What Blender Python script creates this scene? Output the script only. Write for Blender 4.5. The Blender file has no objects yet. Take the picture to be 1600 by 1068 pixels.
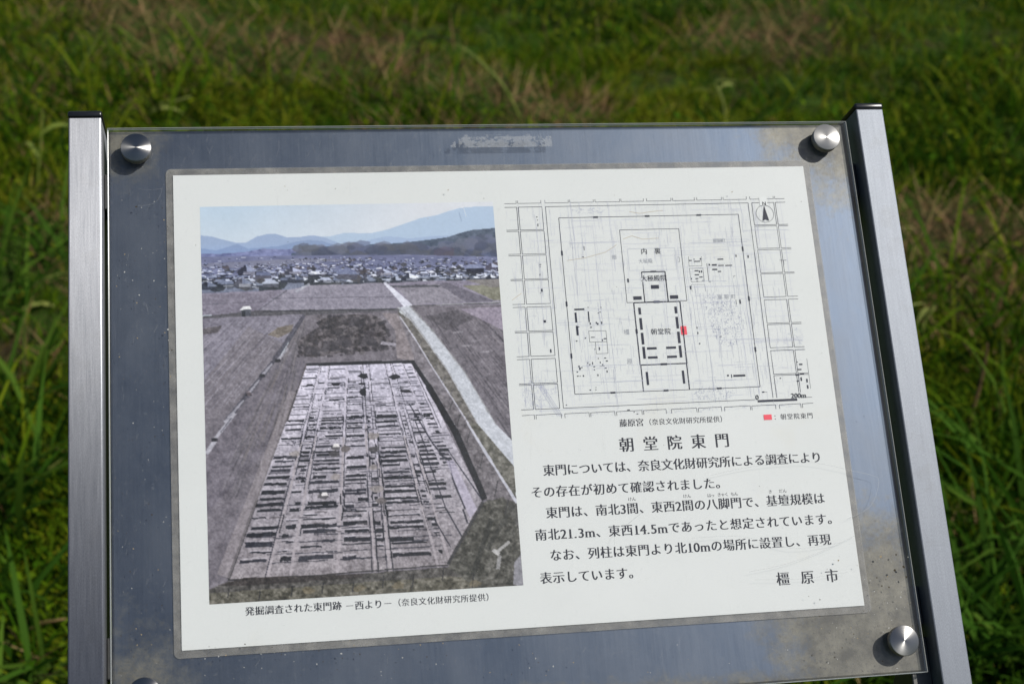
import bpy, bmesh, math, random
import numpy as np
from mathutils import Vector, Matrix

random.seed(7)
rng = np.random.default_rng(7)
SC = bpy.context.scene
COL = SC.collection

# ------------------------------------------------------------------ camera
TILT = math.radians(45)          # the panel leans back 45 degrees
HC = 0.90                        # height of the sheet's centre above the ground
R = np.array([[0.98538379, -0.07800195, 0.15144133],     # camera right / up / back in the panel's own axes
              [0.03338679, 0.9601961, 0.27732432],
              [-0.16704521, -0.26821475, 0.94876591]])
CP = np.array([-160.88252277, -225.94308279, 909.63952462])   # camera in panel millimetres
FPX = 2350.0
T3 = Matrix.Rotation(TILT, 3, 'X')

def at(x, y, z=0.0):
    """a measured point of the sign -> panel millimetres on the plane z"""
    v = np.array([(x - 800) / FPX, (534 - y) / FPX, -1.0]) @ R
    s = (z - CP[2]) / v[2]
    p = CP + s * v
    return (float(p[0]), float(p[1]))

cam_d = bpy.data.cameras.new('camera')
cam = bpy.data.objects.new('camera', cam_d)
COL.objects.link(cam)
cam_d.sensor_width = 36.0
cam_d.lens = FPX / 1600 * 36
cam_d.clip_start = 0.02
cam_d.clip_end = 2000
cam_d.dof.use_dof = True
cam_d.dof.focus_distance = 0.965
cam_d.dof.aperture_fstop = 10.0
cam_d.dof.aperture_blades = 9
rot = Matrix([[R[j][i] for j in range(3)] for i in range(3)])
rot = T3 @ rot
loc = T3 @ Vector(CP / 1000.0) + Vector((0, 0, HC))
cam.matrix_world = Matrix.Translation(loc) @ rot.to_4x4()
SC.camera = cam

# ------------------------------------------------------------------ sky, sun, exposure
sun_panel = Vector((5.8, 3.7, 7.6)).normalized()
sun_dir = (T3 @ sun_panel).normalized()              # towards the sun
elev = math.asin(sun_dir.z)
azim = math.atan2(sun_dir.x, sun_dir.y)
w = bpy.data.worlds.new('World'); SC.world = w
w.use_nodes = True
nt = w.node_tree
bg = nt.nodes['Background']
sky = nt.nodes.new('ShaderNodeTexSky')
sky.sky_type = 'NISHITA'
sky.sun_disc = False
sky.sun_elevation = elev
sky.sun_rotation = azim
sky.air_density = 1.0
sky.dust_density = 1.0
nt.links.new(sky.outputs[0], bg.inputs[0])
bg.inputs[1].default_value = 0.065
sl = bpy.data.lights.new('sun', 'SUN')
sl.energy = 3.9
sl.angle = math.radians(0.5)
sl.color = (1.0, 0.96, 0.90)
so = bpy.data.objects.new('sun', sl)
COL.objects.link(so)
so.rotation_euler = sun_dir.to_track_quat('Z', 'Y').to_euler()
SC.view_settings.view_transform = 'Standard'
SC.view_settings.look = 'None'
SC.view_settings.exposure = 0.0
SC.view_settings.gamma = 1.0

# ------------------------------------------------------------------ helpers
def lin(c):
    c = np.asarray(c, float) / 255.0
    return np.where(c <= 0.04045, c / 12.92, ((c + 0.055) / 1.055) ** 2.4)

def link(name, me, parent=None, mats=()):
    o = bpy.data.objects.new(name, me)
    COL.objects.link(o)
    for m in mats:
        me.materials.append(m)
    if parent is not None:
        o.parent = parent
    return o

def mesh_np(name, V, F4=None, F3=None, col=None, mat_index=None):
    """mesh from numpy arrays; col = per-vertex RGBA stored as attribute 'col'"""
    me = bpy.data.meshes.new(name)
    V = np.asarray(V, np.float32)
    n4 = 0 if F4 is None else len(F4)
    n3 = 0 if F3 is None else len(F3)
    me.vertices.add(len(V))
    me.vertices.foreach_set('co', V.ravel())
    loops = np.concatenate([np.asarray(a, np.int32).ravel() for a in (F4, F3) if a is not None and len(a)])
    me.loops.add(len(loops))
    me.loops.foreach_set('vertex_index', loops)
    tot = np.r_[np.full(n4, 4), np.full(n3, 3)].astype(np.int32)
    start = np.r_[0, np.cumsum(tot)[:-1]].astype(np.int32)
    me.polygons.add(n4 + n3)
    me.polygons.foreach_set('loop_start', start)
    me.polygons.foreach_set('loop_total', tot)
    if mat_index is not None:
        me.polygons.foreach_set('material_index', np.asarray(mat_index, np.int32))
    me.update(calc_edges=True)
    if col is not None:
        a = me.color_attributes.new('col', 'FLOAT_COLOR', 'POINT')
        c = np.ones((len(V), 4), np.float32)
        c[:, :3] = col
        a.data.foreach_set('color', c.ravel())
    return me

def smooth(me, angle=None):
    me.polygons.foreach_set('use_smooth', np.ones(len(me.polygons), bool))

def tag(o, label, cat, group=None, kind=None):
    if label: o['label'] = label
    if cat: o['category'] = cat
    if group: o['group'] = group
    if kind: o['kind'] = kind
    return o

MM = 0.001

class NT:
    def __init__(s, name):
        s.m = bpy.data.materials.new(name)
        s.m.use_nodes = True
        s.t = s.m.node_tree
        s.b = s.t.nodes['Principled BSDF']
        s.out = s.t.nodes['Material Output']
    def n(s, typ, **kw):
        nd = s.t.nodes.new('ShaderNode' + typ)
        for k, v in kw.items():
            if k.startswith('i_'):
                key = k[2:]
                key = int(key) if key.isdigit() else key.replace('_', ' ')
                if isinstance(v, bpy.types.NodeSocket): s.t.links.new(v, nd.inputs[key])
                else: nd.inputs[key].default_value = v
            else:
                setattr(nd, k, v)
        return nd
    def l(s, a, b):
        s.t.links.new(a, b)
    def math(s, op, a, b=0.0, c=0.0, clamp=False):
        nd = s.n('Math', operation=op, use_clamp=clamp)
        for i, v in enumerate((a, b, c)):
            if isinstance(v, bpy.types.NodeSocket): s.l(v, nd.inputs[i])
            else: nd.inputs[i].default_value = v
        return nd.outputs[0]
    def ramp(s, fac, stops):
        nd = s.n('ValToRGB')
        e = nd.color_ramp.elements
        while len(e) < len(stops): e.new(0.5)
        for q, (p, c) in zip(e, stops):
            q.position = p
            q.color = (c[0], c[1], c[2], 1) if hasattr(c, '__len__') else (c, c, c, 1)
        s.l(fac, nd.inputs[0])
        return nd.outputs[0]
    def mix(s, fac, a, b):
        nd = s.n('Mix', data_type='RGBA')
        for k, v in ((0, fac), (6, a), (7, b)):
            if isinstance(v, bpy.types.NodeSocket): s.l(v, nd.inputs[k])
            elif k == 0: nd.inputs[0].default_value = v
            else: nd.inputs[k].default_value = (v[0], v[1], v[2], 1)
        return nd.outputs[2]
    def coord(s, scale=(1, 1, 1), rotz=0.0):
        tc = s.n('TexCoord')
        mp = s.n('Mapping')
        mp.inputs['Scale'].default_value = scale
        mp.inputs['Rotation'].default_value = (0, 0, rotz)
        s.l(tc.outputs['Object'], mp.inputs[0])
        return mp.outputs[0]
    def noise(s, vec, scale, detail=4.0, rough=0.55, dist=0.0):
        nd = s.n('TexNoise')
        s.l(vec, nd.inputs['Vector'])
        nd.inputs['Scale'].default_value = scale
        nd.inputs['Detail'].default_value = detail
        nd.inputs['Roughness'].default_value = rough
        nd.inputs['Distortion'].default_value = dist
        return nd.outputs[0]
    def bump(s, h, strength, dist):
        nd = s.n('Bump')
        nd.inputs['Strength'].default_value = strength
        nd.inputs['Distance'].default_value = dist
        s.l(h, nd.inputs['Height'])
        s.l(nd.outputs[0], s.b.inputs['Normal'])
        return nd

# ------------------------------------------------------------------ materials of the sign
def mat_post(name, c0, c1, r0, an, bs):
    k = NT(name); b = k.b
    v = k.coord((1, 0.012, 1))
    streak = k.noise(v, 2600, 3, 0.7)
    v2 = k.coord((1, 0.05, 1))
    s2 = k.noise(v2, 500, 4, 0.6)
    cl = k.noise(k.coord(), 55, 5, 0.6)
    b.inputs['Metallic'].default_value = 1.0
    f = k.math('MULTIPLY', k.math('ADD', streak, s2), 0.5)
    c = k.ramp(f, [(0.3, c0), (0.7, c1)])
    c2 = k.mix(k.ramp(cl, [(0.55, 0.0), (0.8, 0.30)]), c, (0.15, 0.15, 0.145))
    gr = k.noise(k.coord((1, .35, 1)), 2200, 2, .6)
    c2 = k.mix(k.ramp(gr, [(.35, .35), (.65, 0.0)]), c2, tuple(q * .55 for q in c0))
    k.l(c2, b.inputs['Base Color'])
    k.l(k.math('MULTIPLY_ADD', streak, 0.16, r0), b.inputs['Roughness'])
    b.inputs['Anisotropic'].default_value = an
    tg = k.n('Tangent', direction_type='UV_MAP')
    tg.uv_map = 'brush'
    k.l(tg.outputs[0], b.inputs['Tangent'])
    k.bump(streak if bs else k.noise(k.coord(), 1500, 3, .6), 0.12, 0.0003)
    return k.m

def mat_plate():
    k = NT('weathered_steel_plate'); b = k.b
    o = k.coord()
    sep = k.n('SeparateXYZ'); k.l(o, sep.inputs[0])
    n1 = k.noise(o, 9, 6, 0.62)
    n2 = k.noise(o, 60, 6, 0.7)
    n3 = k.noise(o, 420, 4, 0.7)
    st = k.noise(k.coord((1, 0.03, 1)), 700, 3, 0.7)
    base = k.ramp(st, [(0.3, (0.072, 0.093, 0.130)), (0.7, (0.088, 0.111, 0.150))])
    mot = k.noise(k.coord((1, .5, 1)), 26, 7, .68, .4)
    base = k.mix(k.ramp(mot, [(.38, 0.0), (.72, .55)]), base, (0.132, 0.150, 0.180))
    # dust drifts that settled in the corners and along the lower edge
    def corner(cx, cy, r, pw):
        dx = k.math('SUBTRACT', sep.outputs[0], cx); dy = k.math('SUBTRACT', sep.outputs[1], cy)
        d = k.math('SQRT', k.math('ADD', k.math('MULTIPLY', dx, dx), k.math('MULTIPLY', dy, dy)))
        return k.math('MULTIPLY', k.math('SUBTRACT', 1.0, k.math('DIVIDE', d, r), clamp=True), pw)
    wob = k.math('MULTIPLY', k.math('SUBTRACT', n1, 0.5), 1.8)
    m = k.math('MAXIMUM', corner(0.244, -0.192, 0.135, 1.9), corner(0.244, 0.18, 0.10, .95))
    m = k.math('MAXIMUM', m, corner(-0.25, -0.192, 0.10, 0.9))
    m = k.math('MAXIMUM', m, corner(-0.25, 0.18, 0.06, 0.9))
    low = k.math('MULTIPLY', k.math('SUBTRACT', 1.0, k.math('DIVIDE', k.math('ADD', sep.outputs[1], 0.192), 0.016), clamp=True), 0.9)
    m = k.math('MAXIMUM', m, low)
    m = k.math('ADD', m, k.math('MULTIPLY', wob, k.math('MULTIPLY', m, 2.0, clamp=True)))
    m = k.math('ADD', m, k.math('MULTIPLY', k.math('SUBTRACT', n2, 0.5), 1.15))
    m = k.math('ADD', m, k.math('MULTIPLY', k.math('SUBTRACT', n3, 0.5), k.math('MULTIPLY', m, 1.3, clamp=True)))
    mask = k.ramp(m, [(0.26, 0.0), (0.85, 0.85)])
    grime = k.ramp(n2, [(0.35, (0.055, 0.049, 0.03)), (0.65, (0.185, 0.172, 0.125))])
    spots = k.ramp(n3, [(0.56, 0.0), (0.66, 1.0)])
    grime = k.mix(k.math('MULTIPLY', spots, 0.7), grime, (0.06, 0.055, 0.045))
    c = k.mix(mask, base, grime)
    k.l(c, b.inputs['Base Color'])
    k.l(k.math('SUBTRACT', 1.0, mask, clamp=True), b.inputs['Metallic'])
    k.l(k.math('ADD', k.math('MULTIPLY', mot, 0.22), 0.37), b.inputs['Roughness'])
    k.bump(k.math('ADD', k.math('MULTIPLY', st, .4), mot), 0.08, 0.0006)
    return k.m

def mat_knob():
    k = NT('turned_steel'); b = k.b
    b.inputs['Metallic'].default_value = 1.0
    o = k.coord()
    sep = k.n('SeparateXYZ'); k.l(o, sep.inputs[0])
    r = k.math('SQRT', k.math('ADD', k.math('POWER', sep.outputs[0], 2), k.math('POWER', sep.outputs[1], 2)))
    cx = k.n('CombineXYZ'); k.l(r, cx.inputs[0])
    ring = k.noise(cx.outputs[0], 5200, 2, 0.6)
    k.l(k.ramp(ring, [(0.3, (0.24, 0.24, 0.235)), (0.7, (0.38, 0.375, 0.365))]), b.inputs['Base Color'])
    b.inputs['Roughness'].default_value = 0.36
    b.inputs['Anisotropic'].default_value = 0.9
    # tangent runs across the turned rings
    cr = k.n('VectorMath', operation='MULTIPLY')
    cr.inputs[1].default_value = (1, 1, 0)
    k.l(o, cr.inputs[0])
    nm = k.n('VectorMath', operation='NORMALIZE'); k.l(cr.outputs[0], nm.inputs[0])
    vt = k.n('VectorTransform', vector_type='VECTOR', convert_from='OBJECT', convert_to='WORLD')
    k.l(nm.outputs[0], vt.inputs[0])
    k.l(vt.outputs[0], b.inputs['Tangent'])
    k.bump(ring, 0.08, 0.0002)
    return k.m

def mat_simple(name, col, rough=0.5, metal=0.0, spec=0.5, nscale=0, namt=0.2):
    k = NT(name); b = k.b
    b.inputs['Roughness'].default_value = rough
    b.inputs['Metallic'].default_value = metal
    b.inputs['Specular IOR Level'].default_value = spec
    if nscale:
        n = k.noise(k.coord(), nscale, 5, 0.6)
        c0 = tuple(x * (1 - namt) for x in col); c1 = tuple(min(1, x * (1 + namt)) for x in col)
        k.l(k.ramp(n, [(0.3, c0), (0.7, c1)]), b.inputs['Base Color'])
    else:
        b.inputs['Base Color'].default_value = (*col, 1)
    return k.m

def mat_attr(name, rough=0.6, spec=0.3, transl=0.0):
    k = NT(name); b = k.b
    a = k.n('Attribute', attribute_name='col')
    k.l(a.outputs['Color'], b.inputs['Base Color'])
    b.inputs['Roughness'].default_value = rough
    b.inputs['Specular IOR Level'].default_value = spec
    if transl:
        tr = k.n('BsdfTranslucent'); k.l(a.outputs['Color'], tr.inputs[0])
        mx = k.n('MixShader'); mx.inputs[0].default_value = transl
        k.l(b.outputs[0], mx.inputs[1]); k.l(tr.outputs[0], mx.inputs[2])
        k.l(mx.outputs[0], k.out.inputs[0])
    return k.m

def mat_clear():
    """clear acrylic: thin, seen through, with a dusty film and the sky on its gloss"""
    k = NT('clear_acrylic')
    tr = k.n('BsdfTransparent')
    gl = k.n('BsdfGlossy'); gl.inputs['Roughness'].default_value = 0.06
    fr = k.n('Fresnel'); fr.inputs[0].default_value = 1.45
    di = k.n('BsdfDiffuse'); di.inputs[0].default_value = (0.62, 0.63, 0.62, 1)
    o = k.coord()
    n1 = k.noise(o, 7, 6, 0.65); n2 = k.noise(o, 260, 5, 0.7)
    sc = k.noise(k.coord((1, 0.06, 1), 0.15), 240, 5, 0.75)
    film = k.math('ADD', k.ramp(n1, [(0.35, 0.004), (0.75, 0.03)]), k.ramp(n2, [(0.60, 0.0), (0.74, 0.06)]))
    film = k.math('ADD', film, k.ramp(sc, [(0.64, 0.0), (0.74, 0.07)]))
    m1 = k.n('MixShader'); k.l(film, m1.inputs[0]); k.l(tr.outputs[0], m1.inputs[1]); k.l(di.outputs[0], m1.inputs[2])
    m2 = k.n('MixShader'); geo = k.n('NewGeometry'); k.l(k.math('MULTIPLY', fr.outputs[0], k.math('SUBTRACT', 1.0, geo.outputs['Backfacing'])), m2.inputs[0]); k.l(m1.outputs[0], m2.inputs[1]); k.l(gl.outputs[0], m2.inputs[2])
    k.l(m2.outputs[0], k.out.inputs[0])
    return k.m

def mat_edge():
    k = NT('polished_acrylic_edge')
    tr = k.n('BsdfTransparent'); tr.inputs[0].default_value = (0.86, 0.90, 0.92, 1)
    pb = k.b
    pb.inputs['Base Color'].default_value = (0.55, 0.57, 0.56, 1); pb.inputs['Roughness'].default_value = 0.2
    m = k.n('MixShader'); m.inputs[0].default_value = 0.45
    k.l(tr.outputs[0], m.inputs[1]); k.l(pb.outputs[0], m.inputs[2]); k.l(m.outputs[0], k.out.inputs[0])
    return k.m

def mat_film():
    """laminated border of the poster"""
    k = NT('laminate_film')
    tr = k.n('BsdfTransparent')
    n = k.noise(k.coord(), 90, 5, 0.65)
    pb = k.b
    k.l(k.ramp(n, [(0.3, (0.24, 0.235, 0.215)), (0.7, (0.40, 0.39, 0.36))]), pb.inputs['Base Color'])
    pb.inputs['Roughness'].default_value = 0.35
    m = k.n('MixShader'); k.l(k.ramp(n, [(0.3, 0.28), (0.7, 0.52)]), m.inputs[0])
    k.l(tr.outputs[0], m.inputs[1]); k.l(pb.outputs[0], m.inputs[2]); k.l(m.outputs[0], k.out.inputs[0])
    return k.m

def mat_paper():
    k = NT('faded_white_paper'); b = k.b
    o = k.coord()
    n = k.noise(o, 16, 6, 0.6); n2 = k.noise(o, 5, 5, 0.6); f = k.noise(o, 900, 3, 0.6)
    c = k.ramp(n2, [(0.3, (0.67, 0.695, 0.675)), (0.7, (0.715, 0.735, 0.72))])
    stain = k.ramp(n, [(0.60, 0.0), (0.78, 0.35)])
    c = k.mix(stain, c, (0.66, 0.64, 0.54))
    c = k.mix(k.ramp(f, [(0.35, 0.05), (0.7, 0.0)]), c, (0.4, 0.4, 0.38))
    k.l(c, b.inputs['Base Color'])
    b.inputs['Roughness'].default_value = 0.55
    b.inputs['Specular IOR Level'].default_value = 0.25
    return k.m

M_POST = mat_post('brushed_aluminium', (.155, .163, .180), (.24, .248, .268), .30, .88, True)
M_SATIN = mat_post('satin_aluminium', (.185, .200, .226), (.235, .254, .282), .50, .35, False); M_PLATE = mat_plate(); M_KNOB = mat_knob()
M_KNURL = mat_simple('knurled_steel', (0.30, 0.27, 0.22), 0.38, 1.0)
M_CAP = mat_simple('black_plastic', (0.010, 0.011, 0.014), 0.28, 0.0, 0.5, 300, 0.3)
M_DARK = mat_simple('dark_bracket_steel', (0.10, 0.10, 0.095), 0.5, 0.7, 0.5, 60)
M_CLEAR = mat_clear(); M_EDGE = mat_edge(); M_FILM = mat_film(); M_PAPER = mat_paper()
M_PRINT = mat_attr('printed_colour', 0.55, 0.25)
M_INK = mat_simple('black_ink', (0.020, 0.022, 0.032), 0.6, 0.0, 0.2, 400, 0.35)
M_DUST = mat_attr('dry_residue', 0.9, 0.1)
def mat_thin(name, alpha):
    m = mat_attr(name, .9, .1); t_ = m.node_tree
    tr = t_.nodes.new('ShaderNodeBsdfTransparent'); mx = t_.nodes.new('ShaderNodeMixShader'); mx.inputs[0].default_value = alpha
    t_.links.new(tr.outputs[0], mx.inputs[1]); t_.links.new(t_.nodes['Principled BSDF'].outputs[0], mx.inputs[2]); t_.links.new(mx.outputs[0], t_.nodes['Material Output'].inputs[0])
    return m
M_SCRATCH = mat_thin('fine_scratch', .42); M_TAPE = mat_thin('glue_film', .34)

# ------------------------------------------------------------------ the sign: root and parts
sign = bpy.data.objects.new('information_sign', None)
COL.objects.link(sign)
sign.empty_display_size = 0.2
tag(sign, 'tilted information board with aerial photo, map and Japanese text between two aluminium posts', 'information board')

def part(name, me, mats, parent=None):
    o = link(name, me, parent or sign, mats)
    if parent is None:
        o.location = (0, 0, HC)
        o.rotation_euler = (TILT, 0, 0)
    return o

def rbox(x0, x1, y0, y1, z0, z1, bev=0.0, seg=2, uv=False):
    """box in panel mm with bevelled edges"""
    bm = bmesh.new()
    bmesh.ops.create_cube(bm, size=1.0)
    for v in bm.verts:
        v.co = Vector(((x0 + x1) / 2 + v.co.x * (x1 - x0), (y0 + y1) / 2 + v.co.y * (y1 - y0), (z0 + z1) / 2 + v.co.z * (z1 - z0))) * MM
    if bev:
        bmesh.ops.bevel(bm, geom=list(bm.edges), offset=bev * MM, segments=seg, profile=0.5, affect='EDGES')
    if uv:
        l = bm.loops.layers.uv.new('brush')
        for f in bm.faces:
            for lp in f.loops:      # U runs across the brush lines
                c = lp.vert.co
                lp[l].uv = ((c.x + c.z) * 5, c.y * 5)
    me = bpy.data.meshes.new('m')
    bm.to_mesh(me); bm.free()
    return me

PX0, PX1, PY0, PY1 = -250.2, 244.2, -192.2, 180.2     # the clear cover sheet
part('backing_plate', rbox(PX0 + .4, PX1 - .4, PY0 + .4, PY1 - .4, -4.0, -1.2, 1.6, 2), [M_PLATE])

# cover sheet: clear faces, polished edges
me = rbox(PX0, PX1, PY0, PY1, 0.8, 3.5, 0.6, 2)
cov = part('cover_sheet', me, [M_CLEAR, M_EDGE])
for p in me.polygons:
    p.material_index = 0 if abs(p.normal.z) > 0.95 else 1

for sx0, sx1, btop in ((-273.0, -253.0, 184.8), (249.6, 269.0, 186.2)):
    ps = part('post', rbox(sx0, sx1, -236, btop, -30, 10, 0.9, 2, True), [M_POST if sx0 < 0 else M_SATIN])
    c = link('end_cap', rbox(sx0 - 0.5, sx1 + 0.5, btop, btop + 4.2, -30.5, 10.5, 1.4, 3), ps, [M_CAP])
    smooth(c.data)

# legs carrying the inclined posts, going straight down into the turf
def tube_box(P, Q, w, d, name, mat):
    bm = bmesh.new()
    P = Vector(P); Q = Vector(Q)
    bmesh.ops.create_cube(bm, size=1.0)
    L = (Q - P).length
    for v in bm.verts:
        v.co = Vector((v.co.x * w, v.co.y * d, v.co.z * L))
    bmesh.ops.bevel(bm, geom=list(bm.edges), offset=0.001, segments=2, profile=0.5, affect='EDGES')
    l = bm.loops.layers.uv.new('brush')
    for f in bm.faces:
        for lp in f.loops:
            lp[l].uv = ((lp.vert.co.x + lp.vert.co.y) * 5, lp.vert.co.z * 5)
    bmesh.ops.transform(bm, matrix=Matrix.Translation((P + Q) / 2), verts=bm.verts)
    me = bpy.data.meshes.new('m'); bm.to_mesh(me); bm.free()
    return link(name, me, sign, [mat])
for cx in (-263.0, 259.3):
    top = T3 @ (Vector((cx, -205, -28)) * MM) + Vector((0, 0, HC))
    tube_box((top.x, top.y + 0.018, -0.25), (top.x, top.y + 0.018, top.z), 0.0185, 0.036, 'leg', M_DARK)
# rails between the posts behind the plate, and small tabs that hold the plate
for y in (-150.0, 140.0):
    part('cross_rail', rbox(-252.8, 249.4, y - 12, y + 12, -24, -4.2, 0.8, 2), [M_DARK])
for xa, xb in ((-252.9, -236.0), (236.5, 249.5)):
    part('bracket', rbox(xa, xb, -203, -170, -14, -4.1, 0.6, 1), [M_DARK])

# stand-off knobs: knurled barrel, turned cap
def knob_mesh(profile, n=64, knurl=0.0):
    V = []; F4 = []; F3 = []
    for i, (r, z) in enumerate(profile):
        for j in range(n):
            a = 2 * math.pi * j / n
            rr = r + (knurl if (j % 2) else 0.0)
            V.append((rr * math.cos(a) * MM, rr * math.sin(a) * MM, z * MM))
    for i in range(len(profile) - 1):
        for j in range(n):
            F4.append((i * n + j, i * n + (j + 1) % n, (i + 1) * n + (j + 1) % n, (i + 1) * n + j))
    V.append((0, 0, profile[-1][1] * MM)); t = len(V) - 1
    for j in range(n):
        F3.append(((len(profile) - 1) * n + j, (len(profile) - 1) * n + (j + 1) % n, t))
    return mesh_np('knob', V, F4, F3)
for kx, ky in ((-232.0, 164.0), (225.9, 165.8), (229.0, -172.3), (-231.0, -172.3)):
    kb = part('knob', knob_mesh([(9.0, 0), (9.0, 4.2), (9.3, 4.5), (9.45, 5.6), (9.05, 6.1)]), [M_KNOB])
    kb.location = Vector((0, 0, HC)) + T3 @ (Vector((kx, ky, 3.55)) * MM)
    kn = link('knurled_barrel', knob_mesh([(9.2, 0.3), (9.2, 4.0)], 120, -0.28), kb, [M_KNURL])

# ------------------------------------------------------------------ poster: film, sheet, prints
def rrect(x0, x1, y0, y1, r, z0, z1, n=8):
    pts = []
    for cx, cy, a0 in ((x1 - r, y1 - r, 0), (x0 + r, y1 - r, 90), (x0 + r, y0 + r, 180), (x1 - r, y0 + r, 270)):
        for i in range(n + 1):
            a = math.radians(a0 + 90 * i / n)
            pts.append((cx + r * math.cos(a), cy + r * math.sin(a)))
    bm = bmesh.new()
    up = [bm.verts.new((x * MM, y * MM, z1 * MM)) for x, y in pts]
    dn = [bm.verts.new((x * MM, y * MM, z0 * MM)) for x, y in pts]
    bm.faces.new(up); bm.faces.new(dn[::-1])
    for i in range(len(pts)):
        j = (i + 1) % len(pts)
        bm.faces.new((dn[i], dn[j], up[j], up[i]))
    me = bpy.data.meshes.new('m'); bm.to_mesh(me); bm.free()
    return me
poster = part('poster', rbox(-210, 210, -148.5, 148.5, -0.30, 0.0), [M_PAPER])
link('laminate_border', rrect(-214.5, 214.5, -153, 153, 3.5, -0.9, -0.4), poster, [M_FILM])

# ---- text
GL = {}
def glyph(ch, off):
    k = (ch, off)
    if k not in GL:
        c = bpy.data.curves.new('t', 'FONT'); c.body = ch; c.resolution_u = 3; c.offset = off
        o = bpy.data.objects.new('t', c)
        m = bpy.data.meshes.new_from_object(o)
        GL[k] = ([(v.co.x, v.co.y) for v in m.vertices], [tuple(p.vertices) for p in m.polygons])
        bpy.data.objects.remove(o); bpy.data.curves.remove(c); bpy.data.meshes.remove(m)
    return GL[k]

class TextMesh:
    def __init__(s): s.V = []; s.F = []
    def ch(s, c, cx, cy, size, wide=1.0, bold=0.032, off=-0.004, z=0.03, half=False, serif=True):
        V, F = glyph(c, off)
        if not V: return
        ox = 0.25 if half else 0.5
        if c == 'm': ox = 0.385
        if c == '.': ox = 0.14
        for i, dx in enumerate((-bold, 0.0, bold) if bold else (0.0,)):
            b = len(s.V)
            for x, y in V:
                s.V.append(((cx + (x - ox + dx) * size * wide) * MM, (cy + (y - 0.38) * size) * MM, (z + i * 0.006) * MM))
            s.F += [tuple(b + q for q in f) for f in F]
        feet = {'1': ((.09, .44, -.006, .04),), '4': ((.20, .46, -.006, .035),), 'm': ((.0, .22, 0, .035), (.28, .50, 0, .035), (.56, .80, 0, .035))}.get(c, ()) if serif else ()
        for xa, xb, ya, yb in feet:
            b = len(s.V)
            for x, y in ((xa, ya), (xb, ya), (xb, yb), (xa, yb)):
                s.V.append(((cx + (x - ox) * size * wide) * MM, (cy + (y - 0.38) * size) * MM, (z + .02) * MM))
            s.F.append((b, b + 1, b + 2, b + 3))
    def line(s, txt, p0, p1, size, **kw):
        """p0, p1: centres of the first and the last full-width cell, panel mm"""
        adv = []
        for c in txt:
            adv.append({'.': 0.32, 'm': 0.86, ' ': 0.5, '(': 0.6, ')': 0.6}.get(c, 0.53 if ord(c) < 128 else 1.0))
        pos = [0.0]
        for a, b in zip(adv, adv[1:]):
            pos.append(pos[-1] + (a + b) / 2)
        sc = (p1[0] - p0[0]) / pos[-1] if pos[-1] else 0
        sy = (p1[1] - p0[1]) / pos[-1] if pos[-1] else 0
        for c, q in zip(txt, pos):
            small = ord(c) < 128
            s.ch(c, p0[0] + sc * q, p0[1] + sy * q, size * (1.0 if not small else 1.08), half=small, **kw)
    def build(s, name, parent, mat=None):
        me = bpy.data.meshes.new(name)
        me.from_pydata(s.V, [], s.F)
        return link(name, me, parent, [mat or M_INK])

def zt(X, Y): return at(810 + X / 3.019, 640 + Y / 3.019)
def z2(X, Y): return at(300 + X / 2.670, 600 + Y / 2.670)

def level(p, q):
    m = (p[1] + q[1]) / 2
    return (p[0], m), (q[0], m)

t = TextMesh()
t.line('朝堂院東門', *level(zt(510, 163), zt(960, 143)), 10.0, bold=0.03)
t.build('heading_text', poster)
t = TextMesh()
S_ = 7.7
t.line('東門については、奈良文化財研究所による調査により', *level(zt(143, 281), zt(1405, 226)), S_)
t.line('その存在が初めて確認されました。', *level(zt(86, 384), zt(957, 347)), S_)
t.line('東門は、南北3間、東西2間の八脚門で、基壇規模は', *level(zt(157, 482), zt(1418, 418)), S_)
t.line('南北21.3m、東西14.5mであったと想定されています。', *level(zt(106, 585), zt(1484, 515)), S_)
t.line('なお、列柱は東門より北10mの場所に設置し、再現', *level(zt(176, 682), zt(1447, 612)), S_)
t.line('表示しています。', *level(zt(130, 790), zt(548, 768)), S_)
for txt, a, b in (('けん', (526, 420), (545, 419)), ('けん', (786, 406), (805, 405)), ('はっ', (900, 403), (916, 402)),
                  ('きゃく', (947, 399), (982, 397)), ('もん', (1010, 396), (1027, 395)), ('だん', (1237, 382), (1256, 381))):
    t.line(txt, zt(*a), zt(*b), 2.7, bold=0.02, off=-0.005)
t.ch('き', *zt(1188, 385), 2.7, bold=0.02, off=-0.005)
t.build('body_text', poster)
t = TextMesh()
t.line('橿原市', *level(zt(1248, 796), zt(1478, 780)), 9.0, bold=0.028)
t.build('city_name_text', poster)
t = TextMesh()
t.line('藤原宮', *level(zt(495, 62), zt(572, 58)), 5.4, bold=0.03)
t.line('（奈良文化財研究所提供）', *level(zt(612, 56), zt(966, 44)), 4.4, bold=0.02)
t.build('map_caption', poster)
t = TextMesh()
t.line('：朝堂院東門', *level(zt(1218, 34), zt(1375, 26)), 4.1, bold=0.022)
t.build('map_legend_text', poster)
t = TextMesh()
t.line('発掘調査された東門跡', *level(z2(241, 945), z2(605, 923)), 5.6, bold=0.03)
t.line('－西より－', *level(z2(658, 922), z2(817, 914)), 5.6, bold=0.028)
t.line('（奈良文化財研究所提供）', *level(z2(855, 908), z2(1243, 888)), 4.9, bold=0.022)
t.build('photo_caption', poster)

# ---- coloured quads for the map
PAPER_SEEN = lin((216, 220, 217))
def ink(c):
    return np.clip(lin(c) / PAPER_SEEN * 0.75, 0.0, 0.9)

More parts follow.
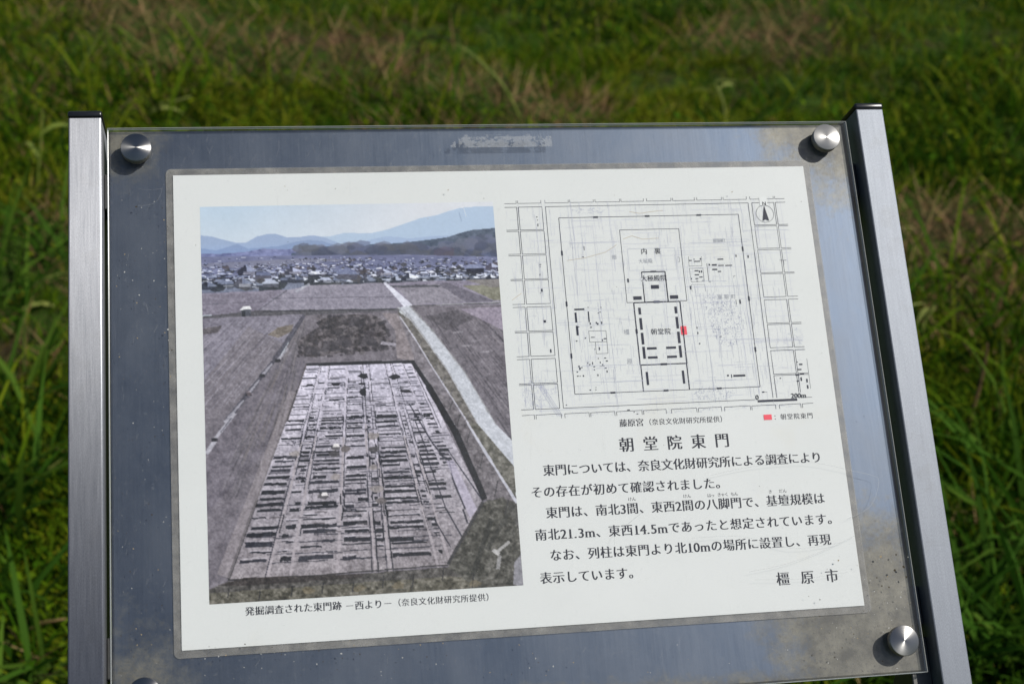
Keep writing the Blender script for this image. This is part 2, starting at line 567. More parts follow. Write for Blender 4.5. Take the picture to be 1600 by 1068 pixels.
class Art:
    def __init__(s): s.V = []; s.F4 = []; s.F3 = []; s.C = []; s.k = 0
    def z(s, base=0.03):
        s.k += 1
        return base + (s.k % 97) * 0.001
    def quad(s, pts, c, base=0.03):
        z = s.z(base); b = len(s.V)
        for x, y in pts:
            s.V.append((x * MM, y * MM, z * MM)); s.C.append(c)
        if len(pts) == 4: s.F4.append((b, b + 1, b + 2, b + 3))
        else: s.F3.append((b, b + 1, b + 2))
    def line(s, p, q, wd, c, base=0.03):
        dx, dy = q[0] - p[0], q[1] - p[1]
        L = math.hypot(dx, dy) or 1
        nx, ny = -dy / L * wd / 2, dx / L * wd / 2
        s.quad([(p[0] + nx, p[1] + ny), (p[0] - nx, p[1] - ny), (q[0] - nx, q[1] - ny), (q[0] + nx, q[1] + ny)], c, base)
    def path(s, pts, wd, c, base=0.03):
        for a, b in zip(pts, pts[1:]): s.line(a, b, wd, c, base)
    def rect(s, x0, x1, y0, y1, c, base=0.03):
        s.quad([(x0, y0), (x1, y0), (x1, y1), (x0, y1)], c, base)
    def frame(s, x0, x1, y0, y1, wd, c):
        s.path([(x0, y0), (x1, y0), (x1, y1), (x0, y1), (x0, y0)], wd, c)
    def build(s, name, parent, mat):
        return link(name, mesh_np(name, s.V, s.F4, s.F3, np.array(s.C)), parent, [mat])

MP = Art()
BK = ink((28, 34, 50)); GR = ink((100, 108, 122)); LT = ink((172, 180, 194)); VL = ink((192, 198, 208))
# faint base survey: field boundaries, contour-like strokes, stipple of houses
rr = random.Random(4)
MX0, MX1, MY0, MY1 = 1.6, 193.5, -19.5, 127.0
for i in range(70):                      # long field lines, not quite straight
    x = rr.uniform(MX0 + 3, MX1 - 3); y0 = rr.uniform(MY0, MY1 - 20); y1 = min(MY1 - 1, y0 + rr.uniform(18, 75))
    pts = []; n = 7
    for k in range(n + 1):
        pts.append((min(MX1, max(MX0, x)), y0 + (y1 - y0) * k / n)); x += rr.uniform(-0.4, 0.32)
    MP.path(pts, rr.choice((0.11, 0.15, 0.2)), rr.choice((LT, VL, VL)))
for i in range(95):
    y = rr.uniform(MY0 + 2, MY1 - 3); x0 = rr.uniform(MX0, MX1 - 20); x1 = min(MX1, x0 + rr.uniform(10, 46))
    pts = []; n = 5
    for k in range(n + 1):
        pts.append((x0 + (x1 - x0) * k / n, y)); y += rr.uniform(-0.2, 0.2)
    MP.path(pts, rr.choice((0.12, 0.16, 0.22)), rr.choice((LT, VL, VL)))
for i in range(1200):                     # field parcels: bundles of fine strokes
    x = rr.uniform(MX0 + 1, MX1 - 5); y = rr.uniform(MY0 + 1, MY1 - 6); L = rr.uniform(3, 10)
    if rr.random() < 0.72: MP.line((x, y), (x + rr.uniform(-.05, .05), min(MY1, y + L)), 0.11, VL)
    else: MP.line((x, y), (min(MX1, x + L), y + rr.uniform(-.2, .2)), 0.10, VL)
def stipple(cx, cy, rx, ry, n, c):
    for i in range(n):
        a = rr.uniform(0, 6.283); q = math.sqrt(rr.random())
        x, y = cx + rx * q * math.cos(a), cy + ry * q * math.sin(a)
        l = rr.uniform(0.4, 1.5)
        if rr.random() < 0.5: MP.line((x, y), (x + l, y + rr.uniform(-.2, .2)), 0.15, c)
        else: MP.line((x, y), (x + rr.uniform(-.2, .2), y + l), 0.15, c)
stipple(142, 40, 12, 17, 330, ink((140, 148, 172))); stipple(136, 52, 9, 7, 90, ink((150, 158, 180)))
stipple(57, 119, 11, 2.4, 80, LT); stipple(128, -8, 14, 5, 150, ink((160, 168, 184)))
stipple(11, -4, 8, 11, 170, ink((165, 172, 192))); stipple(188, 28, 5, 8, 60, LT); stipple(100, -18, 88, 1.6, 160, LT)
stipple(20, 0, 6, 6, 60, ink((165, 172, 192)))
for dx in (0, 1.3, 2.2, 3.4): MP.line((13 + dx, 3), (24.5 + dx, -18.5), 0.16, ink((165, 172, 192)))
# brownish stains that run over the sheet
for p in ([(85, 118), (92, 116.6), (99, 117.6), (108, 118.4)], [(40, 85), (52, 86.5), (66, 90), (74, 95)],
          [(79, 99), (85, 101), (92, 98.5), (103, 99)], [(1.5, 59), (5, 61.5), (8, 63.5)]):
    MP.path(p, 0.35, ink((188, 182, 160)))

def dbl_v(xa, xb, y0, y1, w_=0.32): MP.line((xa, y0), (xa, y1), w_, BK); MP.line((xb, y0), (xb, y1), w_, BK)
def dbl_h(ya, yb, x0, x1, w_=0.32): MP.line((x0, ya), (x1, ya), w_, BK); MP.line((x0, yb), (x1, yb), w_, BK)
# avenues round the palace
L0, L1, R0, R1 = 26.4, 28.8, 167.6, 170.1
TOPH, TOPL = 125.2, 122.6
rows = [(106.7, 105.8), (90.1, 89.1), (73.0, 72.2), (56.1, 54.1), (38.0, 37.1), (21.3, 19.4), (3.4, 2.5)]
ys = [TOPL] + [v for r_ in rows for v in r_] + [-13.4]
for (ya, yb) in zip(ys[0::2], ys[1::2]):
    # blocks left of the palace
    MP.line((9.6, ya), (9.6, yb), .32, BK); MP.line((10.7, ya), (10.7, yb), .32, BK); MP.line((L0, ya), (L0, yb), .32, BK)
    for x0, x1 in ((1.6, 9.6), (10.7, L0)):
        MP.line((x0, ya), (x1, ya), .32, BK); MP.line((x0, yb), (x1, yb), .32, BK)
    # blocks right of the palace
    yb2 = max(yb, -9.3)
    MP.line((185.6, ya), (185.6, yb2), .32, BK); MP.line((186.7, ya), (186.7, yb2), .32, BK)
    MP.line((R1, ya), (R1, max(yb, -12.3)), .32, BK)
    for x0, x1 in ((R1, 185.6), (186.7, 193.6)):
        MP.line((x0, ya), (x1, ya), .32, BK)
        if yb > -10: MP.line((x0, yb), (x1, yb), .32, BK)
MP.line((L1, TOPL), (R0, TOPL), .32, BK)
MP.line((L1, TOPL), (L1, -13.4), .32, BK)
MP.line((R0, TOPL), (R0, -12.2), .32, BK)
MP.line((L1, -13.4), (155.5, -13.0), .32, BK)
MP.line((186.5, -12.9), (194, -12.9), .32, BK)
tops = [(1.6, 9.5), (10.5, 26.0), (28.7, 44.4), (45.4, 61.3), (62.5, 79.2), (80.1, 95.4), (97.6, 114.4), (115.5, 130.6), (132.2, 149.5), (150.6, 166.8), (169.2, 185.7), (186.7, 193.5)]
for i, (x0, x1) in enumerate(tops):
    MP.line((x0, TOPH), (x1, TOPH), .32, BK)
    if i: MP.line((x0, TOPH), (x0, 127.2), .32, BK)
    if i < len(tops) - 1: MP.line((x1, TOPH), (x1, 127.2), .32, BK)
bots = [(1.8, 9.7), (10.8, 27.0), (29.3, 45.0), (46.0, 61.7), (62.9, 79.5), (80.5, 95.4), (98.9, 115.7), (116.8, 132.2), (134.2, 151.6), (152.6, 168.6), (171.2, 185.7), (186.8, 194.2)]
for i, (x0, x1) in enumerate(bots):
    MP.line((x0, -17.1), (x1, -16.9), .32, BK)
    if i: MP.line((x0, -17.1), (x0, -19.8), .32, BK)
    if i < len(bots) - 1: MP.line((x1, -17.0), (x1, -19.8), .32, BK)
# palace wall with its twelve gates
MP.frame(37.0, 159.8, -4.6, 114.6, .38, BK)
for x in (61.8, 96.8, 132.3):
    for y in (114.6, -4.6): MP.rect(x - 1.6, x + 1.6, y - .55, y + .55, BK, .14)
for y in (90.1, 55.4, 20.6):
    for x in (37.0, 159.8): MP.rect(x - .55, x + .55, y - 1.6, y + 1.6, BK, .14)
# inner palace, audience hall court, state halls court
MP.path([(81.2, 55.1), (77.1, 55.1), (77.1, 105.3), (117.4, 105.3), (117.4, 55.1), (112.8, 55.1)], .32, BK)
MP.frame(81.0, 113.2, 77.0, 92.0, .16, LT)
MP.path([(89.0, 75.0), (88.9, 75.7), (104.8, 75.7), (104.8, 55.1)], .75, BK)
MP.path([(88.9, 75.7), (88.9, 72.0)], .7, BK); MP.path([(89.0, 69.0), (89.0, 55.1)], .75, BK)
MP.rect(95, 99, 75.3, 76.4, BK, .14); MP.rect(94.2, 99.6, 64.0, 66.6, BK, .14)
MP.rect(81.6, 87.2, 56.8, 59.2, BK, .14); MP.rect(106.3, 111.8, 56.8, 59.2, BK, .14)
MP.frame(81.5, 112.6, 12.9, 54.9, .85, BK)
MP.line((88.9, 55.0), (104.8, 55.0), .9, BK); MP.rect(95, 99, 54.3, 55.8, ink((80, 86, 100)), .25)
MP.rect(95, 99.4, 12.2, 13.6, BK, .14)
for x in (81.5,): MP.rect(x - .7, x + .7, 34.0, 37.0, BK, .14)
MP.path([(81.9, 12.9), (81.9, -4.6)], .8, BK); MP.path([(112.4, 12.9), (112.4, -4.6)], .8, BK)
for xa in (84.1, 108.4):
    for y0, y1 in ((46.8, 51.4), (36.5, 44.4), (26.6, 34.4), (17.0, 25.0)): MP.rect(xa, xa + 1.7, y0, y1, BK, .14)
for x0, x1 in ((87.2, 93.6), (100.0, 106.5)):
    for y in (23.0, 16.9): MP.rect(x0, x1, y, y + 1.5, BK, .14)
MP.rect(84.6, 86.1, -.5, 8.2, BK, .14); MP.rect(108.6, 110.1, -.5, 8.2, BK, .14)
def z3(X, Y): return at(780 + X / 5.338, 290 + Y / 5.338)
def z4(X, Y): return at(1020 + X / 5.338, 290 + Y / 5.338)
def z5(X, Y): return at(780 + X / 5.338, 470 + Y / 5.338)
def z6(X, Y): return at(1020 + X / 5.338, 470 + Y / 5.338)
def blk(fn, x0, y0, x1, y1):
    a = fn(x0, (y0 + y1) / 2); b = fn(x1, (y0 + y1) / 2); c_ = fn((x0 + x1) / 2, y0); d = fn((x0 + x1) / 2, y1)
    MP.rect(a[0], b[0], d[1], c_[1], BK, .14)
# west offices
for q in ((627, 64, 710, 77), (742, 88, 752, 176), (632, 97, 648, 180), (643, 207, 660, 287), (755, 180, 764, 198), (758, 216, 774, 224), (858, 318, 864, 335),
          (872, 310, 893, 318), (765, 300, 797, 306), (832, 385, 840, 410), (660, 540, 672, 552), (668, 555, 680, 574), (686, 550, 694, 560), (646, 588, 658, 596),
          (650, 622, 662, 630), (672, 622, 678, 630), (698, 618, 708, 630), (736, 512, 742, 522), (776, 508, 782, 530), (750, 526, 762, 534), (786, 545, 800, 552),
          (790, 570, 798, 577), (822, 476, 832, 482), (876, 472, 892, 479), (890, 496, 906, 504), (840, 505, 846, 520), (880, 556, 896, 562), (896, 578, 904, 596),
          (820, 610, 828, 626), (806, 175, 814, 188), (816, 184, 828, 198), (850, 172, 858, 192), (822, 98, 830, 104), (834, 92, 848, 96), (640, 330, 652, 338),
          (715, 305, 724, 314), (660, 212, 668, 220), (755, 738, 766, 746), (804, 718, 810, 724), (804, 736, 810, 744), (858, 526, 868, 534), (795, 400, 800, 406),
          (846, 50, 852, 58), (738, 50, 744, 58), (556, 864, 566, 870), (370, 160, 390, 180), (425, 402, 436, 430), (1068, 905, 1090, 912), (1122, 920, 1128, 930), (1146, 938, 1160, 944)):
    blk(z5, *q)
MP.path([z5(747, 250), z5(890, 248), z5(908, 436), z5(810, 440), z5(803, 342), z5(755, 344), z5(747, 250)], .2, BK)
MP.line(z5(803, 342), z5(898, 338), .2, BK); MP.line(z5(838, 545), z5(880, 542), .2, BK)
for q in ((310, 258, 318, 266), (316, 284, 322, 291), (320, 318, 326, 340), (335, 655, 350, 661), (338, 674, 346, 680), (338, 735, 342, 752), (350, 860, 362, 884), (345, 892, 350, 898), (706, 505, 710, 540), (692, 592, 706, 598)):
    blk(z3, *q)
blk(z3, 1068, 775, 1082, 806)
# east offices
for q in ((300, 620, 326, 628), (343, 627, 396, 635), (340, 610, 348, 618), (392, 604, 402, 618), (466, 652, 478, 666), (492, 655, 534, 667), (544, 661, 592, 669), (604, 661, 660, 669),
          (540, 609, 588, 618), (496, 693, 538, 704), (542, 711, 570, 719), (348, 705, 380, 714), (384, 708, 394, 725), (402, 707, 412, 725), (350, 738, 386, 747), (388, 758, 415, 766),
          (356, 771, 380, 779), (364, 794, 378, 800), (310, 835, 320, 866), (690, 575, 698, 594), (790, 580, 800, 602), (722, 950, 734, 985), (416, 785, 422, 792), (318, 770, 326, 780)):
    blk(z4, *q)
MP.path([z4(297, 590), z4(303, 670), z4(410, 668), z4(404, 590)], .2, BK)
MP.path([z4(306, 690), z4(418, 688), z4(430, 798), z4(320, 802), z4(306, 690)], .2, BK)
MP.path([z4(450, 648), z4(468, 800), z4(484, 800)], .32, BK)
MP.path([z4(328, 884), z4(322, 825), z4(432, 823), z4(440, 880)], .18, GR)
MP.path([z4(205, 596), z4(220, 596), z4(224, 634), z4(210, 634)], .18, BK)
MP.path([z4(676, 768), z4(674, 752), z4(690, 750)], .18, BK)
MP.line(z4(693, 950), z4(698, 990), .32, BK)
MP.line(z4(1058, 622), z4(1114, 622), .32, BK); MP.line(z4(1090, 622), z4(1096, 660), .18, GR)
for q in ((620, 614, 634, 628), (654, 612, 660, 640), (672, 614, 772, 630), (1220, 522, 1248, 534), (1205, 566, 1240, 576), (1190, 608, 1222, 622), (1226, 602, 1262, 612),
          (1232, 636, 1244, 666), (1200, 662, 1222, 672), (1280, 648, 1292, 678), (1286, 700, 1298, 730), (1196, 506, 1210, 512), (1058, 640, 1070, 648), (366, 215, 372, 232),
          (372, 258, 380, 276), (386, 350, 396, 360), (912, 754, 930, 764), (556, 294, 574, 299)):
    blk(z6, *q)
MP.line(z6(1284, 480), z6(1316, 730), .2, BK); MP.line(z6(930, 758), z6(956, 760), .2, BK)
# red gate marks
RD = ink((226, 78, 92))
MP.rect(111.0, 115.0, 32.2, 37.9, RD, .14); MP.line((112.6, 38.5), (112.6, 31.5), .85, ink((60, 14, 26)), .25); MP.rect(111.9, 113.2, 33.6, 36.2, ink((60, 14, 26)), .25)
a = zt(1157, 34); b_ = zt(1195, 34); cxa = zt(1176, 22); d_ = zt(1176, 47)
MP.rect(a[0], b_[0], d_[1], cxa[1], RD, .14)
# compass
cx, cy, cr_ = 178.4, 114.6, 6.1
PW = np.array([0.72, 0.745, 0.73])
MP.rect(175.6, 181.0, 120.4, 126.6, PW, .135)
pts = [(cx + cr_ * math.cos(i / 40 * 6.28319), cy + cr_ * math.sin(i / 40 * 6.28319)) for i in range(41)]
MP.path(pts, .2, BK, .14)
MP.quad([(cx, cy + 5.9), (cx - 2.3, cy - 5.2), (cx, cy - 4.0)], BK, .27); MP.quad([(cx, cy + 5.9), (cx, cy - 4.0), (cx + 2.3, cy - 5.2)], BK, .38)
# scale bar
MP.rect(157.0, 183.8, -14.9, -13.4, BK, .14)
MP.build('map_print', poster, M_PRINT)

def label(name, txt, p0, p1, size, mat=None, **kw):
    tm = TextMesh(); tm.line(txt, *level(p0, p1), size, **kw); tm.build(name, poster, mat)
label('map_label', '内裏', z3(1208, 548), z3(1320, 544), 4.6, z=.15, bold=.012, off=-.006)
label('map_label', '大極殿院', z3(1207, 773), z3(1370, 769), 4.5, z=.15, bold=.012, off=-.006)
label('map_label', '朝堂院', z5(1290, 256), z5(1405, 252), 4.4, z=.15, bold=.012, off=-.006)
t = TextMesh(); t.ch('N', cx + .7, 122.0, 3.6, half=False, bold=0.02, z=.30); t.build('north_letter', poster)
t = TextMesh(); t.ch('0', *z6(869, 801), 4.6, half=True, bold=0.02, z=.30); t.build('scale_zero', poster)
t = TextMesh()
p = z6(1165, 788)
for i, (c, dx) in enumerate(zip('200m', (0, 2.3, 4.6, 7.5))):
    t.ch(c, p[0] + dx, p[1], 4.6, half=True, bold=0.02, z=.30)
t.build('scale_length', poster)
M_GREY = mat_simple('grey_ink', (0.36, 0.38, 0.42), 0.6, 0, .2, 300, .2)
for txt, fn, x0, y0, x1, y1, sz in (('高殿町', z4, 560, 928, 672, 922, 3.4), ('醍醐町', z4, 520, 458, 588, 456, 3.0), ('大極殿', z3, 1180, 632, 1260, 626, 3.2),
                                ('橿', z5, 1063, 258, 1063, 258, 4), ('原', z5, 1090, 503, 1090, 503, 4), ('畑', z3, 958, 596, 958, 596, 3.4)):
    label('faint_map_label', txt, fn(x0, y0), fn(x1, y1), sz, M_GREY, bold=0.0, off=-.005, z=.135)

# ------------------------------------------------------------------ the aerial photograph printed on the sheet
CELL = 0.42
AX0, AX1, AY0, AY1 = -193.7, -5.9, -122.8, 126.8
NX = int((AX1 - AX0) / CELL) + 1; NY = int((AY1 - AY0) / CELL) + 1
gx = np.linspace(AX0, AX1, NX); gy = np.linspace(AY1, AY0, NY)
GX, GY = np.meshgrid(gx, gy)
IMG = np.zeros((NY, NX, 3))
def za(X, Y): return at(300 + X / 2.963, 300 + Y / 2.963)
def zb(X, Y): return at(300 + X / 2.670, 600 + Y / 2.670)
def vnoise(cx_, cy_, seed, oct=3, rough=0.55):
    """value noise over the print; cx_, cy_ = feature size in mm"""
    r_ = np.random.default_rng(seed); out = np.zeros((NY, NX)); amp = 1.0; tot = 0
    for o_ in range(oct):
        nx_ = int((AX1 - AX0) / cx_ * 2 ** o_) + 3; ny_ = int((AY1 - AY0) / cy_ * 2 ** o_) + 3
        g = r_.random((ny_, nx_))
        X = (GX - AX0) / cx_ * 2 ** o_; Y = (AY1 - GY) / cy_ * 2 ** o_
        xi = np.clip(X.astype(int), 0, nx_ - 2); yi = np.clip(Y.astype(int), 0, ny_ - 2)
        fx = np.clip(X - xi, 0, 1); fy = np.clip(Y - yi, 0, 1); fx = fx * fx * (3 - 2 * fx); fy = fy * fy * (3 - 2 * fy)
        out += amp * (g[yi, xi] * (1 - fx) * (1 - fy) + g[yi, xi + 1] * fx * (1 - fy) + g[yi + 1, xi] * (1 - fx) * fy + g[yi + 1, xi + 1] * fx * fy)
        tot += amp; amp *= rough
    return out / tot - 0.5
def inside(pts):
    pts = np.array(pts); m = np.zeros((NY, NX), bool)
    x1 = pts[:, 0].min(); x2 = pts[:, 0].max(); y1 = pts[:, 1].min(); y2 = pts[:, 1].max()
    i0 = max(0, int((x1 - AX0) / CELL) - 1); i1 = min(NX, int((x2 - AX0) / CELL) + 3)
    j0 = max(0, int((AY1 - y2) / CELL) - 1); j1 = min(NY, int((AY1 - y1) / CELL) + 3)
    if i0 >= i1 or j0 >= j1: return m, (slice(0, 0), slice(0, 0)), None
    X = GX[j0:j1, i0:i1]; Y = GY[j0:j1, i0:i1]; s_ = np.zeros(X.shape, bool)
    for (xa, ya), (xb, yb) in zip(pts, np.roll(pts, -1, 0)):
        if ya == yb: continue
        s_ ^= ((ya > Y) != (yb > Y)) & (X < (xb - xa) * (Y - ya) / (yb - ya) + xa)
    return m, (slice(j0, j1), slice(i0, i1)), s_
def fill(pts, c, alpha=1.0):
    _, sl_, s_ = inside(pts)
    if s_ is None: return
    reg = IMG[sl_]
    reg[s_] = reg[s_] * (1 - alpha) + np.asarray(c, float) * alpha
def filln(pts, c, amp, noise):
    _, sl_, s_ = inside(pts)
    if s_ is None: return
    reg = IMG[sl_]
    reg[s_] = np.asarray(c, float) + (noise[sl_][s_] * amp)[:, None]
def stroke(p, q, wd, c, alpha=1.0, wd2=None):
    dx, dy = q[0] - p[0], q[1] - p[1]; L = math.hypot(dx, dy) or 1e-6; nx_, ny_ = -dy / L / 2, dx / L / 2
    w2 = wd if wd2 is None else wd2
    fill([(p[0] + nx_ * wd, p[1] + ny_ * wd), (p[0] - nx_ * wd, p[1] - ny_ * wd), (q[0] - nx_ * w2, q[1] - ny_ * w2), (q[0] + nx_ * w2, q[1] + ny_ * w2)], c, alpha)
def poly(fn, *pts): return [fn(*p_) for p_ in pts]
N_f = vnoise(1.0, 1.0, 1, 2, .7); N_m = vnoise(6, 6, 2, 4, .6); N_h = vnoise(9, 2.2, 3, 4, .65); N_c = vnoise(22, 22, 4, 4, .55); N_b = vnoise(2.6, 2.0, 5, 3, .65)

# sky: pale blue left, hazy white right
yy = (GY - za(400, 230)[1]) / (AY1 - za(400, 230)[1]); yy = np.clip(yy, 0, 1)
xx = np.clip((GX - AX0) / (AX1 - AX0), 0, 1)
f1 = np.clip(1.15 - xx * 1.5, 0, 1)[..., None]
f2 = np.clip(yy, 0, 1)[..., None]
skyc = np.array([205, 212, 214.]) * (1 - f1) + f1 * (np.array([192, 208, 216.]) * (1 - f2) + np.array([178, 200, 213.]) * f2)
IMG[:] = skyc + (N_c * 8)[..., None]
# far mountain right, hills left
fill(poly(za, (440, 215), (560, 205), (640, 205), (700, 190), (830, 190), (900, 175), (960, 155), (1060, 120), (1130, 108), (1190, 88), (1240, 74), (1330, 66), (1420, 64), (1420, 330), (440, 330)), (168, 190, 208))
fill(poly(za, (700, 230), (800, 226), (900, 205), (960, 208), (1000, 216), (1100, 205), (1420, 190), (1420, 330), (700, 330)), (150, 172, 198), .75)
fill(poly(za, (30, 200), (90, 206), (150, 222), (210, 236), (250, 234), (300, 206), (350, 194), (390, 194), (440, 210), (500, 208), (560, 200), (620, 212), (690, 240), (760, 255), (760, 330), (30, 330)), (148, 169, 195))
fill(poly(za, (30, 258), (110, 270), (210, 240), (260, 262), (400, 250), (480, 230), (540, 222), (600, 226), (660, 245), (700, 262), (700, 330), (30, 330)), (126, 147, 178), .8)
filln(poly(za, (30, 284), (120, 286), (240, 278), (330, 262), (440, 266), (560, 262), (590, 256), (630, 252), (700, 262), (720, 330), (30, 330)), (118, 126, 158), 60, N_b)
# wooded ridge
filln(poly(za, (460, 284), (560, 268), (620, 252), (700, 254), (800, 250), (830, 240), (900, 240), (1000, 232), (1120, 218), (1180, 210), (1240, 190), (1300, 175), (1340, 172), (1420, 165), (1420, 345), (460, 345)), (76, 90, 106), 60, N_b)
for i in range(160):
    X = rr.uniform(480, 1420); Y = rr.uniform(250 - (X > 1150) * (X - 1150) * .22, 306); r_ = rr.uniform(6, 20)
    p = za(X, Y); c = rr.choice(((70, 78, 96), (82, 90, 106), (104, 110, 124), (94, 102, 126), (88, 92, 98)))
    fill([(p[0] + r_ * .34 * math.cos(a_) * 1.2 * rr.uniform(.7, 1.2), p[1] + r_ * .24 * math.sin(a_) * rr.uniform(.7, 1.2)) for a_ in np.linspace(0, 6.28, 9)[:-1]], c, .6)
fill(poly(za, (1120, 270), (1170, 250), (1215, 262), (1210, 300), (1120, 306)), (98, 84, 96), .35)
# plain with the village
filln(poly(za, (30, 300), (420, 294), (1000, 290), (1430, 300), (1430, 440), (30, 480)), (112, 118, 142), 40, N_h)
filln(poly(za, (40, 332), (520, 306), (780, 312), (500, 330), (280, 352), (40, 350)), (122, 126, 142), 14, N_h)
def house(X, Y, W, s_):
    """one tiled house of the print: dark wall, shade, pale lit roof"""
    wl = rr.choice(((56, 60, 78), (70, 72, 88), (48, 52, 68), (90, 90, 104)))
    rf = rr.choice(((186, 194, 210), (164, 172, 192), (126, 134, 156), (206, 212, 222), (140, 148, 168), (104, 112, 136), (116, 124, 148), (172, 180, 198)))
    h_ = W * rr.uniform(.15, .24)
    fill(poly(za, (X - W * .46, Y), (X + W * .46, Y), (X + W * .46, Y - h_ * 1.2), (X - W * .46, Y - h_ * 1.2)), wl)
    if rr.random() < .5: fill(poly(za, (X - W * .2, Y - 1), (X + W * .42, Y - 1), (X + W * .42, Y - h_ * .8), (X - W * .2, Y - h_ * .8)), (172, 174, 184), .6)
    if rr.random() < .6:
        k_ = rr.uniform(.12, .3)
        fill(poly(za, (X - W * .56, Y - h_), (X + W * .5, Y - h_), (X + W * (.5 - k_), Y - h_ * 2.1), (X - W * (.56 - k_), Y - h_ * 2.1)), rf)
    else:
        fill(poly(za, (X - W * .5, Y - h_), (X - W * .05, Y - h_ * 2.3), (X + W * .55, Y - h_ * .9), (X + W * .2, Y - h_ * .75)), rf)
        fill(poly(za, (X - W * .5, Y - h_), (X - W * .05, Y - h_ * 2.3), (X - W * .02, Y - h_ * .8)), wl)
for i in range(1150):
    tY = rr.random() ** .8
    X = rr.uniform(25, 1440)
    Yb = 304 + tY * (128 if X > 430 else 150) - (abs(X - 900) / 900) * 8 * tY
    if X > 1080: Yb = min(Yb, 404)
    if 470 < X < 1080: Yb = min(Yb, 420)
    if X < 420 and 302 < Yb < 332: continue
    W = (11 + 48 * tY ** 1.5) * rr.uniform(.5, 1.1)
    if rr.random() < .12:
        p = za(X, Yb); q = W * .13
        fill([(p[0] + q * math.cos(a_), p[1] + q * .6 * math.sin(a_)) for a_ in np.linspace(0, 6.28, 8)[:-1]], rr.choice(((52, 56, 66), (70, 72, 76), (84, 80, 84))), .85)
    else: house(X, Yb, W, tY)
for X, Y, W in ((75, 452, 80), (160, 440, 80), (235, 440, 90), (365, 440, 80), (480, 420, 80), (620, 420, 60), (720, 405, 100), (815, 425, 78), (890, 385, 80), (945, 420, 60), (1010, 412, 90), (1310, 372, 90), (1390, 360, 70), (330, 400, 80), (255, 385, 90), (470, 380, 90), (570, 392, 60)):
    house(X, Y, W, 1)
for i in range(90):
    X = rr.uniform(30, 1430); Y = rr.uniform(300, 420); p = za(X, Y)
    stroke(p, (p[0] + rr.uniform(.6, 3.2), p[1] + rr.uniform(-.3, .3)), .5, rr.choice(((206, 212, 220), (50, 54, 70), (170, 176, 190))), .8)

# ---- fields
purple = (142, 130, 152)
filln(poly(za, (30, 470), (420, 452), (1100, 410), (1440, 410), (1440, 535), (30, 570)), (138, 128, 146), 26, N_h)
filln(poly(za, (300, 548), (420, 460), (540, 432), (880, 420), (985, 518), (950, 535), (560, 552)), (141, 133, 148), 18, N_h)
stroke(za(360, 492), za(935, 484), .45, (96, 90, 104), .7)
filln(poly(za, (945, 440), (1130, 425), (1390, 502), (1020, 520)), (140, 132, 143), 22, N_h)
filln(poly(za, (1140, 425), (1180, 418), (1400, 505), (1270, 512)), (112, 104, 118), 20, N_h)
filln(poly(za, (1250, 432), (1430, 425), (1430, 500), (1400, 502)), (134, 130, 108), 20, N_h)
filln(poly(za, (1260, 405), (1430, 402), (1430, 440), (1380, 440)), (130, 122, 118), 30, N_h)
fill(poly(za, (905, 432), (1040, 428), (1160, 432), (1140, 440), (920, 442)), (78, 76, 84), .8)
filln(poly(za, (45, 478), (400, 462), (300, 548), (45, 572)), (128, 118, 134), 30, N_h)
for a_, b2, wd in (((45, 520), (330, 508), .5), ((440, 455), (305, 548), .9)): stroke(za(*a_), za(*b2), wd, (104, 98, 112), .8)
stroke(za(545, 425), za(480, 462), 1.6, (176, 176, 188), .8)
# dark bank crossing the picture
fill(poly(za, (45, 575), (300, 548), (960, 538), (960, 552), (560, 568), (45, 590)), (96, 90, 96))
stroke(za(330, 552), za(955, 541), .9, (72, 68, 76))
stroke(za(1010, 528), za(1440, 512), .9, (100, 94, 98)); stroke(za(1130, 521), za(1440, 508), .6, (150, 146, 150))
# left fields with harrow lines toward the horizon
filln(poly(za, (35, 585), (520, 565), (510, 590), (60, 1180), (35, 1180)), (132, 124, 138), 34, N_m)
filln(poly(zb, (40, 0), (235, -240), (380, -170), (150, 830), (60, 930), (40, 930)), (126, 116, 124), 30, N_m)
for i in range(320):
    tt = rr.random(); s0 = rr.uniform(0, .85); s1 = min(1, s0 + rr.uniform(.08, .3))
    A_ = (520 - 500 * tt, 575 + 12 * tt); B_ = (210 - 750 * tt, 1000 + 30 * tt)
    P_ = (A_[0] + (B_[0] - A_[0]) * s0, A_[1] + (B_[1] - A_[1]) * s0); Q_ = (A_[0] + (B_[0] - A_[0]) * s1, A_[1] + (B_[1] - A_[1]) * s1)
    stroke(za(*P_), za(*Q_), rr.uniform(.25, .6), rr.choice(((108, 100, 114), (150, 142, 156), (102, 94, 104), (160, 152, 164))), .42)
filln(poly(za, (350, 660), (400, 625), (470, 612), (460, 645), (400, 675)), (126, 112, 100), 30, N_b)
filln(poly(za, (50, 630), (140, 618), (120, 650), (50, 660)), (104, 94, 98), 30, N_b)
# ground between the ditch and the excavation
filln(poly(za, (520, 570), (955, 548), (1040, 790), (1480, 1500), (1480, 1900), (60, 1900), (60, 1090), (400, 780)), (120, 110, 118), 44, N_m)
filln(poly(za, (400, 780), (490, 730), (530, 800), (460, 1068), (60, 1500), (60, 1250), (170, 1060)), (116, 106, 116), 40, N_m)
for i in range(150):
    tt_ = rr.random(); s0 = rr.uniform(0, .85); s1 = min(1, s0 + rr.uniform(.06, .22))
    A_ = (505 + 20 * tt_, 590); B_ = (80 + 330 * tt_, 1420)
    P_ = (A_[0] + (B_[0] - A_[0]) * s0, A_[1] + (B_[1] - A_[1]) * s0); Q_ = (A_[0] + (B_[0] - A_[0]) * s1, A_[1] + (B_[1] - A_[1]) * s1)
    stroke(za(*P_), za(*Q_), rr.uniform(.4, 1.4), rr.choice(((88, 80, 86), (102, 94, 98), (136, 126, 132), (124, 112, 110))), .4)
